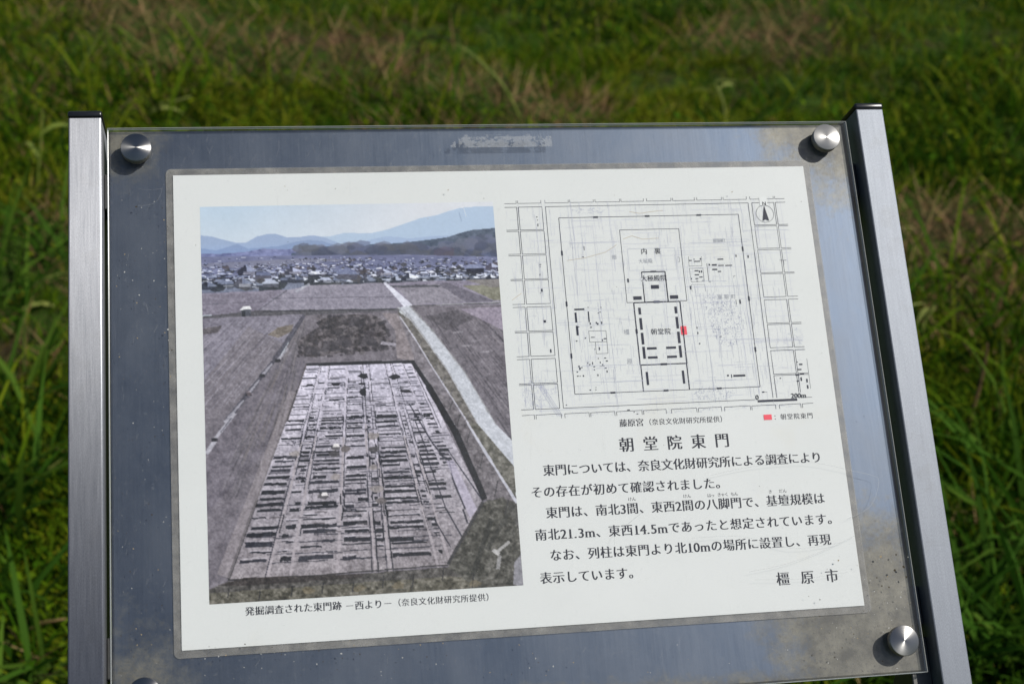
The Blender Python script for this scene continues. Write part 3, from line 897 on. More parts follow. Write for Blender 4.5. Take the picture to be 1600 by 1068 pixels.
# ditch with planks along the left of the dig
for (a_, b2) in (((520, 570), (440, 690)), ((440, 690), (380, 780)), ((380, 780), (320, 855)), ((320, 855), (250, 945)), ((250, 945), (160, 1060))):
    stroke(za(*a_), za(*b2), 2.2, (84, 78, 92), .9, 3.4)
for (a_, b2) in (((445, 722), (395, 780)), ((372, 792), (322, 852)), ((312, 868), (258, 938)), ((240, 962), (150, 1066))):
    stroke(za(*a_), za(*b2), 1.1, (164, 160, 170), .8, 1.9)
stroke(zb(180, 120), zb(98, 225), 2.0, (162, 158, 168)); stroke(zb(98, 232), zb(60, 290), 2.6, (166, 162, 172)); stroke(zb(165, 140), zb(120, 200), .7, (110, 106, 118))
for X, Y in ((396, 782), (324, 852), (262, 936)):
    p = za(X, Y); fill([(p[0] - 2, p[1] - .8), (p[0] + 2, p[1] - .8), (p[0] + 1.6, p[1] + 1.2), (p[0] - 1.2, p[1] + 1.4)], (52, 46, 56))
fill(poly(za, (248, 925), (266, 918), (276, 935), (262, 948)), (150, 122, 122), .45)
p = zb(95, 232); fill([(p[0] - 2, p[1] - 1), (p[0] + 1.6, p[1] - 1), (p[0] + 1.6, p[1] + 1), (p[0] - 2, p[1] + 1)], (56, 50, 58))
# hut
fill(poly(za, (228, 576), (272, 572), (272, 540), (228, 545)), (84, 84, 96)); fill(poly(za, (232, 576), (246, 575), (246, 550), (232, 550)), (44, 46, 56))
fill(poly(za, (222, 546), (240, 528), (268, 528), (276, 542)), (212, 212, 210))
# spoil heap
heap = poly(za, (488, 700), (500, 680), (585, 625), (600, 585), (680, 572), (760, 566), (850, 572), (880, 590), (905, 640), (890, 680), (940, 700), (880, 725), (800, 738), (700, 742), (640, 752), (560, 765), (500, 755))
filln(heap, (88, 77, 80), 90, N_b)
for i in range(420):
    X = rr.uniform(490, 935); Y = rr.uniform(572, 760)
    lo = 585 - max(0, Y - 610) * .8; hi = 880 + (Y - 575) * .4
    if not lo < X < hi or Y > 770 - (X - 490) * .08: continue
    r_ = rr.uniform(.6, 2.2); p = za(X, Y)
    fill([(p[0] + r_ * math.cos(a_) * rr.uniform(.6, 1.3), p[1] + r_ * .75 * math.sin(a_) * rr.uniform(.6, 1.3)) for a_ in np.linspace(0, 6.28, 8)[:-1]],
         rr.choice(((70, 60, 66), (84, 74, 80), (58, 50, 58), (122, 110, 114), (108, 98, 100), (64, 56, 62))), .7)
for X, Y, r_ in ((560, 735, 5.5), (640, 715, 7), (700, 690, 6), (820, 690, 7), (760, 600, 6), (880, 715, 4)):
    p = za(X, Y)
    fill([(p[0] - r_, p[1] - r_ * .45), (p[0] - r_ * .4, p[1] + r_ * .55), (p[0] + r_ * .3, p[1] + r_ * .5), (p[0] + r_, p[1] - r_ * .45)], (70, 62, 70), .6)
    fill([(p[0] - r_ * .9, p[1] - r_ * .45), (p[0] - r_ * .4, p[1] + r_ * .5), (p[0] - r_ * .1, p[1] - r_ * .45)], (106, 96, 102), .5)
fill(poly(za, (880, 690), (950, 700), (940, 712), (870, 705)), (176, 168, 180), .8)
filln(poly(za, (960, 560), (1000, 640), (1030, 780), (950, 770), (940, 640), (880, 560)), (140, 126, 128), 34, N_b)
# right field
filln(poly(za, (1010, 530), (1440, 520), (1490, 1100), (1480, 1420)), (118, 108, 116), 34, N_m)
_, sl_, s_ = inside(poly(za, (1010, 530), (1440, 520), (1490, 1100), (1480, 1420)))
for i in range(260):
    tt = rr.random(); s0 = rr.uniform(.02, .85); s1 = s0 + rr.uniform(.04, .2)
    A_ = (1030 + 420 * tt, 535); B_ = (1480 + 900 * tt, 1300)
    P_ = (A_[0] + (B_[0] - A_[0]) * s0, A_[1] + (B_[1] - A_[1]) * s0); Q_ = (A_[0] + (B_[0] - A_[0]) * s1, A_[1] + (B_[1] - A_[1]) * s1)
    stroke(za(*P_), za(*Q_), rr.uniform(.4, 1.1), rr.choice(((84, 76, 84), (96, 86, 94), (134, 124, 130))), .55)
filln(poly(za, (1240, 540), (1440, 530), (1440, 640)), (146, 132, 148), 22, N_h)
fill(poly(za, (1070, 575), (1230, 545), (1300, 590), (1180, 640)), (86, 78, 84), .55)
for X, Y in ((1290, 690), (1250, 712), (1330, 740), (1210, 650)): stroke(za(X, Y), za(X + 46, Y - 4), 1.2, (158, 150, 156), .6)
# lower right bank
filln(poly(zb, (1290, 330), (1340, 360), (1400, 860), (1240, 880), (1230, 470)), (84, 78, 74), 60, N_b)
# the pale track
trk = poly(za, (950, 535), (1010, 590), (1075, 675), (1185, 832), (1318, 1068), (1404, 1068), (1262, 830), (1114, 640), (1008, 526))
filln(trk, (178, 181, 188), 20, N_m)
filln(poly(zb, (1078, 0), (1188, 161), (1350, 350), (1350, 250), (1264, 161), (1146, 0)), (180, 183, 190), 18, N_m)
filln(poly(za, (885, 420), (902, 420), (1024, 524), (980, 530)), (196, 196, 208), 10, N_m)
stroke(za(985, 545), za(1090, 690), .8, (150, 148, 152), .6)
for P_, w_ in (([(950, 535), (1010, 590), (1075, 675), (1185, 832), (1318, 1068)], 1.6), ([(1008, 526), (1114, 640), (1262, 830), (1404, 1068)], 1.6)):
    for a_, b2 in zip(P_, P_[1:]):
        for q in range(12):
            f0 = q / 12 + rr.uniform(-.03, .03); f9 = f0 + .1
            stroke(za(a_[0] + (b2[0] - a_[0]) * f0, a_[1] + (b2[1] - a_[1]) * f0), za(a_[0] + (b2[0] - a_[0]) * f9, a_[1] + (b2[1] - a_[1]) * f9), w_ * rr.uniform(.4, 1.2), (140, 136, 136), .5)
# grass strip and rope fence along the dig
filln(poly(za, (950, 548), (1010, 592), (1075, 678), (1185, 834), (1318, 1068), (1275, 1068), (1190, 930), (1100, 790), (1040, 690), (960, 575)), (118, 110, 102), 60, N_b)
filln(poly(zb, (1149, 161), (1188, 161), (1350, 350), (1352, 492), (1250, 325)), (112, 106, 94), 64, N_b)
filln(poly(za, (950, 560), (1040, 690), (1100, 790), (1190, 930), (1275, 1068), (1180, 1068), (1040, 790)), (128, 118, 124), 44, N_b)
filln(poly(zb, (1000, 0), (1060, 60), (1149, 161), (1250, 325), (1352, 492), (1225, 480), (1110, 190)), (116, 106, 110), 54, N_b)
fill(poly(zb, (1290, 470), (1352, 492), (1352, 700), (1300, 560)), (98, 92, 84), .7)
for a_, b2 in (((962, 575), (1040, 690)), ((1040, 690), (1100, 790)), ((1100, 790), (1190, 930)), ((1190, 930), (1278, 1068))): stroke(za(*a_), za(*b2), .7, (186, 184, 196), .9, 1.0)
for a_, b2 in (((1149, 161), (1250, 325)), ((1250, 325), (1356, 494))): stroke(zb(*a_), zb(*b2), 1.3, (186, 186, 198), .9, 2.0)

# ---- the excavation: floor, then its grid of cut trenches in perspective
floor = poly(za, (530, 795), (1030, 780)) + poly(zb, (1215, 490), (1065, 752), (560, 795), (150, 815))
base_floor = np.array([166, 154, 172.])
_, sl_, s_ = inside(floor)
reg = IMG[sl_]; gyy = GY[sl_]
ftop = np.clip((gyy - zb(0, 800)[1]) / (za(0, 790)[1] - zb(0, 800)[1]), 0, 1)[..., None]
fl = (np.array([140, 129, 132.]) * (1 - ftop) + np.array([190, 184, 202.]) * ftop) + (N_m[sl_] * 46 + N_f[sl_] * 26 + N_c[sl_] * 40)[..., None]
reg[s_] = fl[s_]
QS = np.array([(0, 1), (1, 1), (1, 0), (0, 0)], float)
QD = np.array([za(530, 795), za(1030, 780), zb(1345, 752), zb(150, 815)])
A_ = []
for (x, y), (u, v) in zip(QS, QD):
    A_.append([x, y, 1, 0, 0, 0, -u * x, -u * y, -u]); A_.append([0, 0, 0, x, y, 1, -v * x, -v * y, -v])
HM = np.linalg.svd(np.array(A_))[2][-1].reshape(3, 3)
def pit(u, v):
    r_ = HM @ np.array([u, v, 1.0]); return (r_[0] / r_[2], r_[1] / r_[2])
DK = (40, 38, 48); DK2 = (58, 54, 66); RDG = (176, 166, 178)
def pitclip(u, v):      # right of the slanted lower corner nothing is dug
    return u < 1.0 and (v > .33 or u < .80 + v * .58)
def trench(u0, u1, v, th, c=DK, al=.95):
    n_ = max(3, int((u1 - u0) / .02)); up_ = []; dn_ = []
    for k_ in range(n_ + 1):
        u = u0 + (u1 - u0) * k_ / n_
        vv = v + rr.uniform(-.001, .001)
        up_.append(pit(u, vv + th * rr.uniform(.38, .6))); dn_.append(pit(u, vv - th * rr.uniform(.38, .6)))
    fill(up_ + dn_[::-1], c, al)
def cut(u, v0, v1, wd, c=DK, al=.9):
    n_ = max(2, int(abs(v1 - v0) / .05)); l_ = []; r2 = []
    for k_ in range(n_ + 1):
        v = v0 + (v1 - v0) * k_ / n_; uu = u + rr.uniform(-.002, .002)
        l_.append(pit(uu - wd * rr.uniform(.35, .6), v)); r2.append(pit(uu + wd * rr.uniform(.35, .6), v))
    fill(l_ + r2[::-1], c, al)
cols = [(0.008, 0.125), (0.145, .20), (.222, .365), (.385, .498), (.515, .548), (.572, .718), (.738, .768), (.785, .868), (.882, .95)]
v = 0.035
vs = []
while v < .985:
    vs.append(v)
    v += rr.uniform(.0105, .0175) + .008 * v
for v in vs:
    pr = .88 if v < .6 else .5
    skew = rr.uniform(-.003, .003)
    thin = rr.random() < .35
    # faint continuous furrow across the whole floor
    if rr.random() < .6:
        u = rr.uniform(0, .3)
        while u < .93:
            u1 = u + rr.uniform(.1, .3)
            if pitclip(min(u1, .95), v): trench(u, min(u1, .95), v - .008, .0022 + .0016 * v, DK2, .75)
            u = u1 + rr.uniform(.01, .08)
    for (u0, u1) in cols:
        if rr.random() > pr or not pitclip(u1, v): continue
        if v > .62 and u0 > .5 and rr.random() < .55: continue
        th = rr.uniform(.0022, .004) if thin else (rr.uniform(.0056, .0098) if v < .55 else rr.uniform(.003, .0055))
        dv = rr.uniform(-.004, .004)
        th *= (1.0 + .7 * v)
        a_ = u0 + rr.uniform(-.004, .012); b2 = u1 - rr.uniform(-.004, .012)
        if rr.random() < .18:
            if rr.random() < .5: b2 = a_ + (b2 - a_) * rr.uniform(.4, .8)
            else: a_ = b2 - (b2 - a_) * rr.uniform(.4, .8)
        trench(a_, b2, v + dv + skew + (u0 - .5) * .005, th, DK if rr.random() < .8 else DK2)
        if rr.random() < .6: trench(a_, b2, v + dv + skew + (u0 - .5) * .005 + th * .9, .0028 + .002 * v, (198, 190, 200), .5)
for u in (.135, .21, .375, .506, .56, .728, .776, .875, .955):      # baulks left standing between the cuts
    v = .0
    while v < .97:
        L_ = rr.uniform(.08, .26)
        v1 = min(.985, v + L_)
        if pitclip(u + .02, v):
            if rr.random() < .85: cut(u, v, v1, .010 + .003 * v, (186, 178, 192) if v > .3 else (166, 154, 158), .9)
            if rr.random() < .75: cut(u + .0105, v, v1 - .012, .0048, DK, .85)
            if rr.random() < .5: cut(u - .0095, v, v1 - .012, .004, DK2, .85)
        v = v1
for i in range(150):     # irregular little cuts and worn lines
    u = rr.uniform(.01, .9); v = rr.uniform(.02, .75)
    if not pitclip(u + .08, v): continue
    if rr.random() < .6: trench(u, u + rr.uniform(.02, .09), v, rr.uniform(.0015, .004), rr.choice((DK2, (84, 76, 84), (104, 94, 98))), .8)
    else: cut(u, v, v + rr.uniform(.01, .06), rr.uniform(.0012, .003), rr.choice((DK2, (84, 76, 84))), .8)
for i in range(70):      # short stubs off the baulks
    u = rr.choice((.135, .21, .375, .506, .56, .728, .776, .875)) + rr.uniform(-.012, .02); v = rr.uniform(.05, .8)
    if pitclip(u, v): cut(u, v, v + rr.uniform(.015, .05), .005, DK, .9)
# the diagonal channel on the right of the dig
for a_, b2, wd in (((905, 80), (1000, 240), 1.2), ((1000, 240), (1045, 300), 1.5), ((1045, 300), (1070, 310), 1.5), ((1070, 310), (1090, 400), 1.5), ((1090, 400), (1140, 520), 1.6),
                   ((1075, 285), (1120, 350), 1.0), ((1120, 350), (1215, 488), 1.2), ((1130, 520), (1150, 580), 1.6), ((980, 300), (1060, 520), 1.1), ((1060, 520), (1135, 650), 1.3), ((1010, 560), (1080, 680), 1.0),
                   ((930, 150), (985, 290), 1.0), ((1000, 215), (1075, 212), .7), ((1010, 270), (1090, 266), .7)):
    stroke(zb(*a_), zb(*b2), wd * .7, (58, 54, 66), .85)
fill(poly(zb, (1060, 320), (1090, 315), (1170, 480), (1190, 520), (1160, 560)), (178, 168, 190), .7)
# walls of the dig in deep tone
def wall(fn, a_, b2, wd, c=(40, 37, 44), wd2=None): stroke(fn(*a_), fn(*b2), wd, c, .95, wd2)
wall(za, (528, 798), (1030, 784), 2.0); wall(za, (1020, 784), (1100, 905), 2.4, wd2=3.0); wall(za, (1100, 905), (1190, 1068), 3.0, wd2=3.6)
wall(zb, (985, 5), (1100, 200), 4.0); wall(zb, (1095, 190), (1222, 480), 4.4, wd2=3.6); wall(zb, (1215, 490), (1068, 750), 2.2, (72, 66, 66))
wall(za, (530, 795), (440, 1060), .9, (96, 84, 84)); wall(zb, (440, 20), (270, 480), 1.0, (80, 72, 74)); wall(zb, (270, 480), (152, 812), 1.8, (52, 46, 48))
wall(zb, (150, 815), (560, 795), 1.0, (66, 60, 60)); wall(zb, (560, 792), (1070, 752), .8, (74, 66, 66))
stroke(zb(420, 30), zb(130, 800), 4.5, (150, 138, 140), .65, 8)
# pits and stones on the upper floor
for X, Y, rx, ry in ((792, 850, 22, 13), (664, 890, 20, 7), (940, 855, 26, 10), (792, 924, 20, 16), (786, 886, 18, 6), (545, 892, 16, 4), (985, 920, 24, 6)):
    p = za(X, Y); n_ = 11
    fill([(p[0] + rx / 2.963 * .42 * rr.uniform(.7, 1.2) * math.cos(a_), p[1] + ry / 2.963 * .46 * rr.uniform(.7, 1.2) * math.sin(a_)) for a_ in np.linspace(0, 6.28, n_)[:-1]], (46, 42, 52))
for X, Y in ((600, 265), (595, 290), (550, 465), (430, 290), (760, 270), (755, 345), (600, 385), (790, 485), (770, 435), (755, 215), (640, 270)):
    p = zb(X, Y); r_ = rr.uniform(2.4, 4.2)
    fill([(p[0] + r_ * rr.uniform(.7, 1.2) * math.cos(a_), p[1] + r_ * .62 * rr.uniform(.7, 1.2) * math.sin(a_)) for a_ in np.linspace(0, 6.28, 10)[:-1]], rr.choice(((112, 100, 98), (90, 82, 84), (150, 138, 134))), .85)
for X, Y in ((600, 258), (552, 462)):
    p = zb(X, Y); fill([(p[0] - 2, p[1] - .6), (p[0] + 2.4, p[1] - .4), (p[0] + 1.4, p[1] + 1.8), (p[0] - 1.2, p[1] + 1.6)], (206, 200, 196))
# near bank in front of the dig
filln(poly(zb, (60, 860), (150, 822), (560, 800), (1068, 762), (1240, 860), (1400, 840), (1400, 960), (60, 960)), (92, 84, 78), 70, N_b)
filln(poly(zb, (60, 872), (480, 842), (760, 822), (1080, 800), (1400, 830), (1400, 960), (60, 960)), (104, 96, 80), 90, N_b)
filln(poly(zb, (1068, 762), (1222, 490), (1300, 470), (1400, 690), (1400, 860), (1200, 860)), (92, 86, 76), 76, N_b)
filln(poly(zb, (100, 840), (220, 806), (720, 790), (700, 806), (250, 838)), (74, 62, 58), 40, N_b)
stroke(zb(1270, 700), zb(1325, 655), 1.9, (158, 154, 150)); stroke(zb(1255, 690), zb(1282, 710), 2.3, (178, 174, 170)); stroke(zb(1284, 712), zb(1276, 770), 2.4, (150, 146, 144), .9)
stroke(zb(1250, 560), zb(1170, 800), 3.2, (60, 56, 50), .6); stroke(zb(1340, 500), zb(1230, 690), 3.0, (64, 60, 54), .5)
filln(poly(zb, (1345, 740), (1380, 700), (1400, 850), (1340, 835)), (138, 134, 140), 20, N_b)
# fence stakes
for X, Y, h_ in ((155, 850, 40), (285, 862, 40), (420, 840, 44), (548, 826, 46), (675, 822, 46), (800, 796, 52), (925, 790, 56), (1050, 765, 52), (1175, 790, 60)):
    p = zb(X, Y); q = zb(X - 6, Y + h_); stroke(p, q, .75, (58, 52, 52), .85)
for X, Y, h_ in ((1276, 400, 70), (1215, 290, 60), (1160, 195, 50), (1120, 125, 44), (1088, 70, 36), (1320, 480, 60)):
    stroke(zb(X, Y), zb(X - 14, Y + h_), .75, (74, 68, 70), .8)
for i in range(9):
    X, Y = 955 + i * 36, 580 + i * 58
    stroke(za(X + 40, Y - 20), za(X + 24, Y + 12), .5, (96, 90, 96), .7)
# yellow tufts
for X, Y in ((490, 860), (700, 850), (860, 840), (1180, 830)):
    p = zb(X, Y); fill([(p[0] + 4 * math.cos(a_) * rr.uniform(.6, 1.2), p[1] + 2.4 * math.sin(a_) * rr.uniform(.6, 1.2)) for a_ in np.linspace(0, 6.28, 10)[:-1]], (140, 120, 84), .5)
# grain of the print
gf = np.clip((za(0, 300)[1] - GY) / 12, .18, 1)
IMG += ((N_f * 40 + N_b * 24) * gf)[..., None]
# slight blend between neighbours, as the halftone does
k_ = IMG.copy()
k_[1:-1, 1:-1] = IMG[1:-1, 1:-1] * .64 + .09 * (IMG[:-2, 1:-1] + IMG[2:, 1:-1] + IMG[1:-1, :-2] + IMG[1:-1, 2:])
gm = k_.mean(2, keepdims=True)
vtop = za(0, 240)[1]; vbot = za(0, 300)[1]
tt = np.clip((GY - vbot) / (vtop - vbot), 0, 1)[..., None]      # 1 in the distance, 0 in the near fields
sat = np.clip((GY - za(0, 440)[1]) / (za(0, 380)[1] - za(0, 440)[1]), 0, 1)[..., None]
IMG = gm + (k_ - gm) * (.62 + .38 * sat)
near = (IMG - 122) * 1.24 + 117 + np.array([-3.5, 1.5, 1.5]) * (1 - sat)
IMG = np.clip(near * (1 - tt) + IMG * tt, 8, 255)
# white scuffs
PV = np.stack([GX.ravel() * MM, GY.ravel() * MM, np.full(GX.size, 0.06 * MM)], 1)
idx = np.arange(NX * NY).reshape(NY, NX)
PF = np.stack([idx[:-1, :-1].ravel(), idx[1:, :-1].ravel(), idx[1:, 1:].ravel(), idx[:-1, 1:].ravel()], 1)
link('photo_print', mesh_np('photo_print', PV, PF, None, ink(IMG.reshape(-1, 3))), poster, [M_PRINT])

# ------------------------------------------------------------------ dirt, tape residue and scratches on the clear cover
DT = Art()
ZD = 3.52
def blob(p, r_, c, ar=1.0, an=0.0):
    n_ = 7; k0 = len(DT.V); z = ZD + (DT.k % 50) * .002; DT.k += 1
    for i in range(n_):
        a_ = i / n_ * 6.283; q = rr.uniform(.65, 1.25) * r_
        x, y = q * math.cos(a_) * ar, q * math.sin(a_)
        DT.V.append(((p[0] + x * math.cos(an) - y * math.sin(an)) * MM, (p[1] + x * math.sin(an) + y * math.cos(an)) * MM, z * MM)); DT.C.append(c)
    for i in range(1, n_ - 1): DT.F3.append((k0, k0 + i, k0 + i + 1))
def at5(x, y): return at(x, y, 3.5)
BRN = np.array((.055, .045, .03)); TAN = np.array((.30, .24, .15)); GRY = np.array((.42, .42, .40))
for x, y, r_, c in ((213, 323, .9, BRN), (241, 315, .6, GRY), (700, 297, .8, TAN), (756, 310, .5, BRN), (449, 297, .4, BRN), (524, 295, .5, BRN), (1144, 300, .7, TAN), (1252, 315, .5, BRN),
                    (306, 383, .5, BRN), (450, 378, .5, BRN), (1281, 936, .7, BRN), (353, 1023, .8, TAN), (1304, 1026, .5, BRN), (1334, 990, .5, BRN), (1310, 875, .8, TAN), (1376, 869, 1.0, TAN), (1400, 866, .8, BRN),
                    (1412, 885, .9, BRN), (1398, 890, 1.0, BRN), (1370, 902, .6, BRN), (1378, 915, .7, BRN), (1389, 917, .6, BRN), (1416, 901, .8, BRN), (1436, 640, .5, BRN), (1350, 650, .4, BRN), (1397, 660, .5, BRN)):
    blob(at5(x, y), r_ * (.55 if x < 1300 else .8), c, rr.uniform(1, 1.6), rr.uniform(0, 3))
for i in range(420):
    e = rr.random()
    if e < .35: p = at5(rr.uniform(180, 270), rr.uniform(260, 1040))
    elif e < .6: p = at5(rr.uniform(180, 1440), rr.uniform(1000, 1060))
    elif e < .8: p = at5(rr.gauss(1380, 40), rr.gauss(960, 60))
    else: p = at5(rr.uniform(280, 1300), rr.uniform(270, 1000))
    if not (PX0 + 2 < p[0] < PX1 - 2 and PY0 + 2 < p[1] < PY1 - 2): continue
    blob(p, (abs(rr.gauss(.12, .11)) + .08) * (.55 if e >= .8 else 1), rr.choice((BRN, GRY, GRY, TAN, BRN)), rr.uniform(1, 1.5), rr.uniform(0, 3))
ob = DT.build('dirt_specks', cov, M_DUST); ob['kind'] = 'stuff'
# tape residue
TR = Art()
p0 = at5(702, 231); p1 = at5(863, 229); p2 = at5(700, 211)
x0, x1, y0, y1 = p0[0], p1[0], p0[1], p2[1]
n_x = 170; n_y = 24
r2 = np.random.default_rng(11)
def vn2(nx_, ny_, gx_, gy_, r_):
    g = r_.random((gy_ + 2, gx_ + 2)); X = np.linspace(0, gx_, nx_); Y = np.linspace(0, gy_, ny_); xi = X.astype(int); yi = Y.astype(int)
    fx = (X - xi)[None]; fy = (Y - yi)[:, None]
    return g[np.ix_(yi, xi)] * (1 - fx) * (1 - fy) + g[np.ix_(yi, xi + 1)] * fx * (1 - fy) + g[np.ix_(yi + 1, xi)] * (1 - fx) * fy + g[np.ix_(yi + 1, xi + 1)] * fx * fy
nn = vn2(n_x, n_y, 24, 4, r2) * .5 + vn2(n_x, n_y, 70, 10, r2) * .35 + r2.random((n_y, n_x)) * .3
for j in range(n_y):
    for i in range(n_x):
        u, v = i / n_x, j / n_y
        th = .44 + (.22 if v > .82 else 0) + (.2 if u < .13 else 0) + (.10 if u > .84 else 0) + (.12 if .58 < u < .64 else 0) - (.1 if v < .5 else 0)
        if u < .10 and (u - v * .09) < .0 : continue
        if .06 < u < .09 or nn[j, i] < th: continue
        xa = x0 + (x1 - x0) * u; ya = y0 + (y1 - y0) * v; dx = (x1 - x0) / n_x; dy = (y1 - y0) / n_y
        TR.rect(xa, xa + dx, ya, ya + dy, np.array((.50, .51, .51)) * rr.uniform(.85, 1.1), ZD + .02)
TR.build('tape_residue', cov, M_TAPE)
# scratches: long arcs and many short scuffs
SR = Art()
SCC = np.array((.46, .48, .50)); SCD = np.array((.34, .36, .36))
def arc(pts, wd, c):
    pts = [at5(*q) for q in pts]
    out = []
    P4 = [pts[0]] + pts + [pts[-1]]
    for a_, b2, c2, d2 in zip(P4, P4[1:], P4[2:], P4[3:]):
        for k2 in range(8):
            q = k2 / 8
            out.append(tuple(.5 * ((2 * b2[m]) + (-a_[m] + c2[m]) * q + (2 * a_[m] - 5 * b2[m] + 4 * c2[m] - d2[m]) * q * q + (-a_[m] + 3 * b2[m] - 3 * c2[m] + d2[m]) * q ** 3) for m in (0, 1)))
    SR.path(out, wd, c, ZD + .004)
arc([(1110, 742), (1180, 728), (1260, 722), (1320, 732), (1360, 742)], .22, SCD)
arc([(1330, 735), (1362, 742), (1373, 752), (1360, 790), (1320, 812)], .25, SCC)
arc([(960, 850), (962, 835), (985, 815), (1010, 795)], .16, SCD)
arc([(1080, 840), (1160, 838), (1240, 856), (1320, 846)], .2, SCD)
arc([(1170, 893), (1230, 880), (1290, 858), (1345, 832)], .2, SCD)
arc([(1180, 905), (1260, 903), (1330, 892)], .15, SCD)
arc([(216, 322), (240, 318), (250, 306), (254, 292)], .11, GRY)
arc([(215, 294), (232, 297), (256, 294)], .08, GRY)
arc([(724, 324), (729, 340)], .5, np.array((.7, .72, .72)))
for i in range(230):
    if rr.random() < .6: x, y = rr.uniform(280, 1300), rr.uniform(200, 262)
    elif rr.random() < .6: x, y = rr.uniform(190, 262), rr.uniform(260, 1000)
    else: x, y = rr.uniform(280, 1340), rr.uniform(1000, 1050)
    L = rr.uniform(3, 14); a_ = rr.gauss(1.5, .35)
    SR.line(at5(x, y), at5(x + L * math.cos(a_), y - L * math.sin(a_)), rr.uniform(.06, .15), GRY * rr.uniform(.6, 1.0), ZD + .004)
ob = SR.build('scratches', cov, M_SCRATCH); ob['kind'] = 'stuff'

# ------------------------------------------------------------------ ground
def fract_noise(x, y, seed, scale, oct=4):
    r_ = np.random.default_rng(seed); out = np.zeros_like(x); amp = 1; tot = 0
    for o_ in range(oct):
        g = r_.random((256, 256)); X = x / scale * 2 ** o_ + 50.3; Y = y / scale * 2 ** o_ + 71.7
        xi = np.floor(X).astype(int); yi = np.floor(Y).astype(int); fx = X - xi; fy = Y - yi
        fx = fx * fx * (3 - 2 * fx); fy = fy * fy * (3 - 2 * fy)
        xi %= 255; yi %= 255
        out = out + amp * (g[yi, xi] * (1 - fx) * (1 - fy) + g[yi, xi + 1] * fx * (1 - fy) + g[yi + 1, xi] * (1 - fx) * fy + g[yi + 1, xi + 1] * fx * fy)
        tot += amp; amp *= .5
    return out / tot - .5
def ground_h(x, y):
    near = np.exp(-((x - .4) ** 2 + (y - 2.5) ** 2) / 60.0)
    return fract_noise(x, y, 21, 1.1, 4) * .16 * near + fract_noise(x, y, 22, .22, 2) * .03 * near
ax = np.concatenate([-np.geomspace(500, 3.3, 26), np.arange(-3.2, 4.41, .05), np.geomspace(4.6, 500, 26)])
ay = np.concatenate([-np.geomspace(500, .8, 26), np.arange(-.7, 7.5, .05), np.geomspace(7.7, 500, 26)])
X, Y = np.meshgrid(ax, ay)
Zg = ground_h(X, Y)
V = np.stack([X.ravel(), Y.ravel(), Zg.ravel()], 1)
idx = np.arange(X.size).reshape(X.shape)
F = np.stack([idx[:-1, :-1].ravel(), idx[:-1, 1:].ravel(), idx[1:, 1:].ravel(), idx[1:, :-1].ravel()], 1)
me = mesh_np('ground', V, F); smooth(me)
def mat_ground():
    k = NT('soil_and_moss'); b = k.b
    tc = k.n('TexCoord')
    v = tc.outputs['Object']
    n1 = k.noise(v, 2.2, 6, .65); n2 = k.noise(v, 30, 6, .7); n3 = k.noise(v, 7, 5, .6)
    soil = k.ramp(n2, [(.3, (.020, .014, .008)), (.55, (.052, .036, .018)), (.75, (.11, .08, .04))])
    moss = k.ramp(n2, [(.3, (.014, .030, .004)), (.7, (.050, .092, .010))])
    f = k.math('ADD', k.math('MULTIPLY', n1, .6), k.math('MULTIPLY', n3, .4))
    k.l(k.mix(k.ramp(f, [(.50, 0.0), (.62, 1.0)]), moss, soil), b.inputs['Base Color'])
    b.inputs['Roughness'].default_value = .95
    b.inputs['Specular IOR Level'].default_value = .1
    k.bump(n2, .6, .02)
    return k.m
g = link('ground', me, None, [mat_ground()])
g['kind'] = 'structure'

# ------------------------------------------------------------------ turf: leaf blades, weeds, straw
def blades(x, y, h, wd, lean, az, bend, col, jitter=.25):
    """curved tapering blades: 7 vertices, 2 quads + 1 triangle each"""
    n = len(x); z0 = ground_h(x, y) - .006
    fa = rng.random(n) * 6.2832
    cx_, sx_ = np.cos(fa), np.sin(fa)
    la, lb = np.cos(az), np.sin(az)
    ts = (0.0, .38, .74, 1.0); ws = (.75, 1.0, .72)
    V = np.zeros((n, 7, 3), np.float32)
    for k_, tt in enumerate(ts):
        d = h * (lean * tt + bend * tt * tt)
        zz = h * tt * np.sqrt(np.clip(1 - (lean + bend * tt * .8) ** 2 * .6, .08, 1))
        px = x + la * d; py = y + lb * d; pz = z0 + zz
        if k_ < 3:
            V[:, 2 * k_, 0] = px - cx_ * wd * ws[k_] / 2; V[:, 2 * k_, 1] = py - sx_ * wd * ws[k_] / 2; V[:, 2 * k_, 2] = pz
            V[:, 2 * k_ + 1, 0] = px + cx_ * wd * ws[k_] / 2; V[:, 2 * k_ + 1, 1] = py + sx_ * wd * ws[k_] / 2; V[:, 2 * k_ + 1, 2] = pz
        else:
            V[:, 6, 0] = px; V[:, 6, 1] = py; V[:, 6, 2] = pz
    b = np.arange(n)[:, None] * 7
    F4 = np.concatenate([b + np.array([0, 1, 3, 2]), b + np.array([2, 3, 5, 4])])
    F3 = b + np.array([4, 5, 6])
    C = np.repeat(col[:, None, :], 7, 1) * (1 + (rng.random((n, 1, 1)) - .5) * 2 * jitter)
    return V.reshape(-1, 3), F4, F3, np.clip(C.reshape(-1, 3), 0.002, .6)

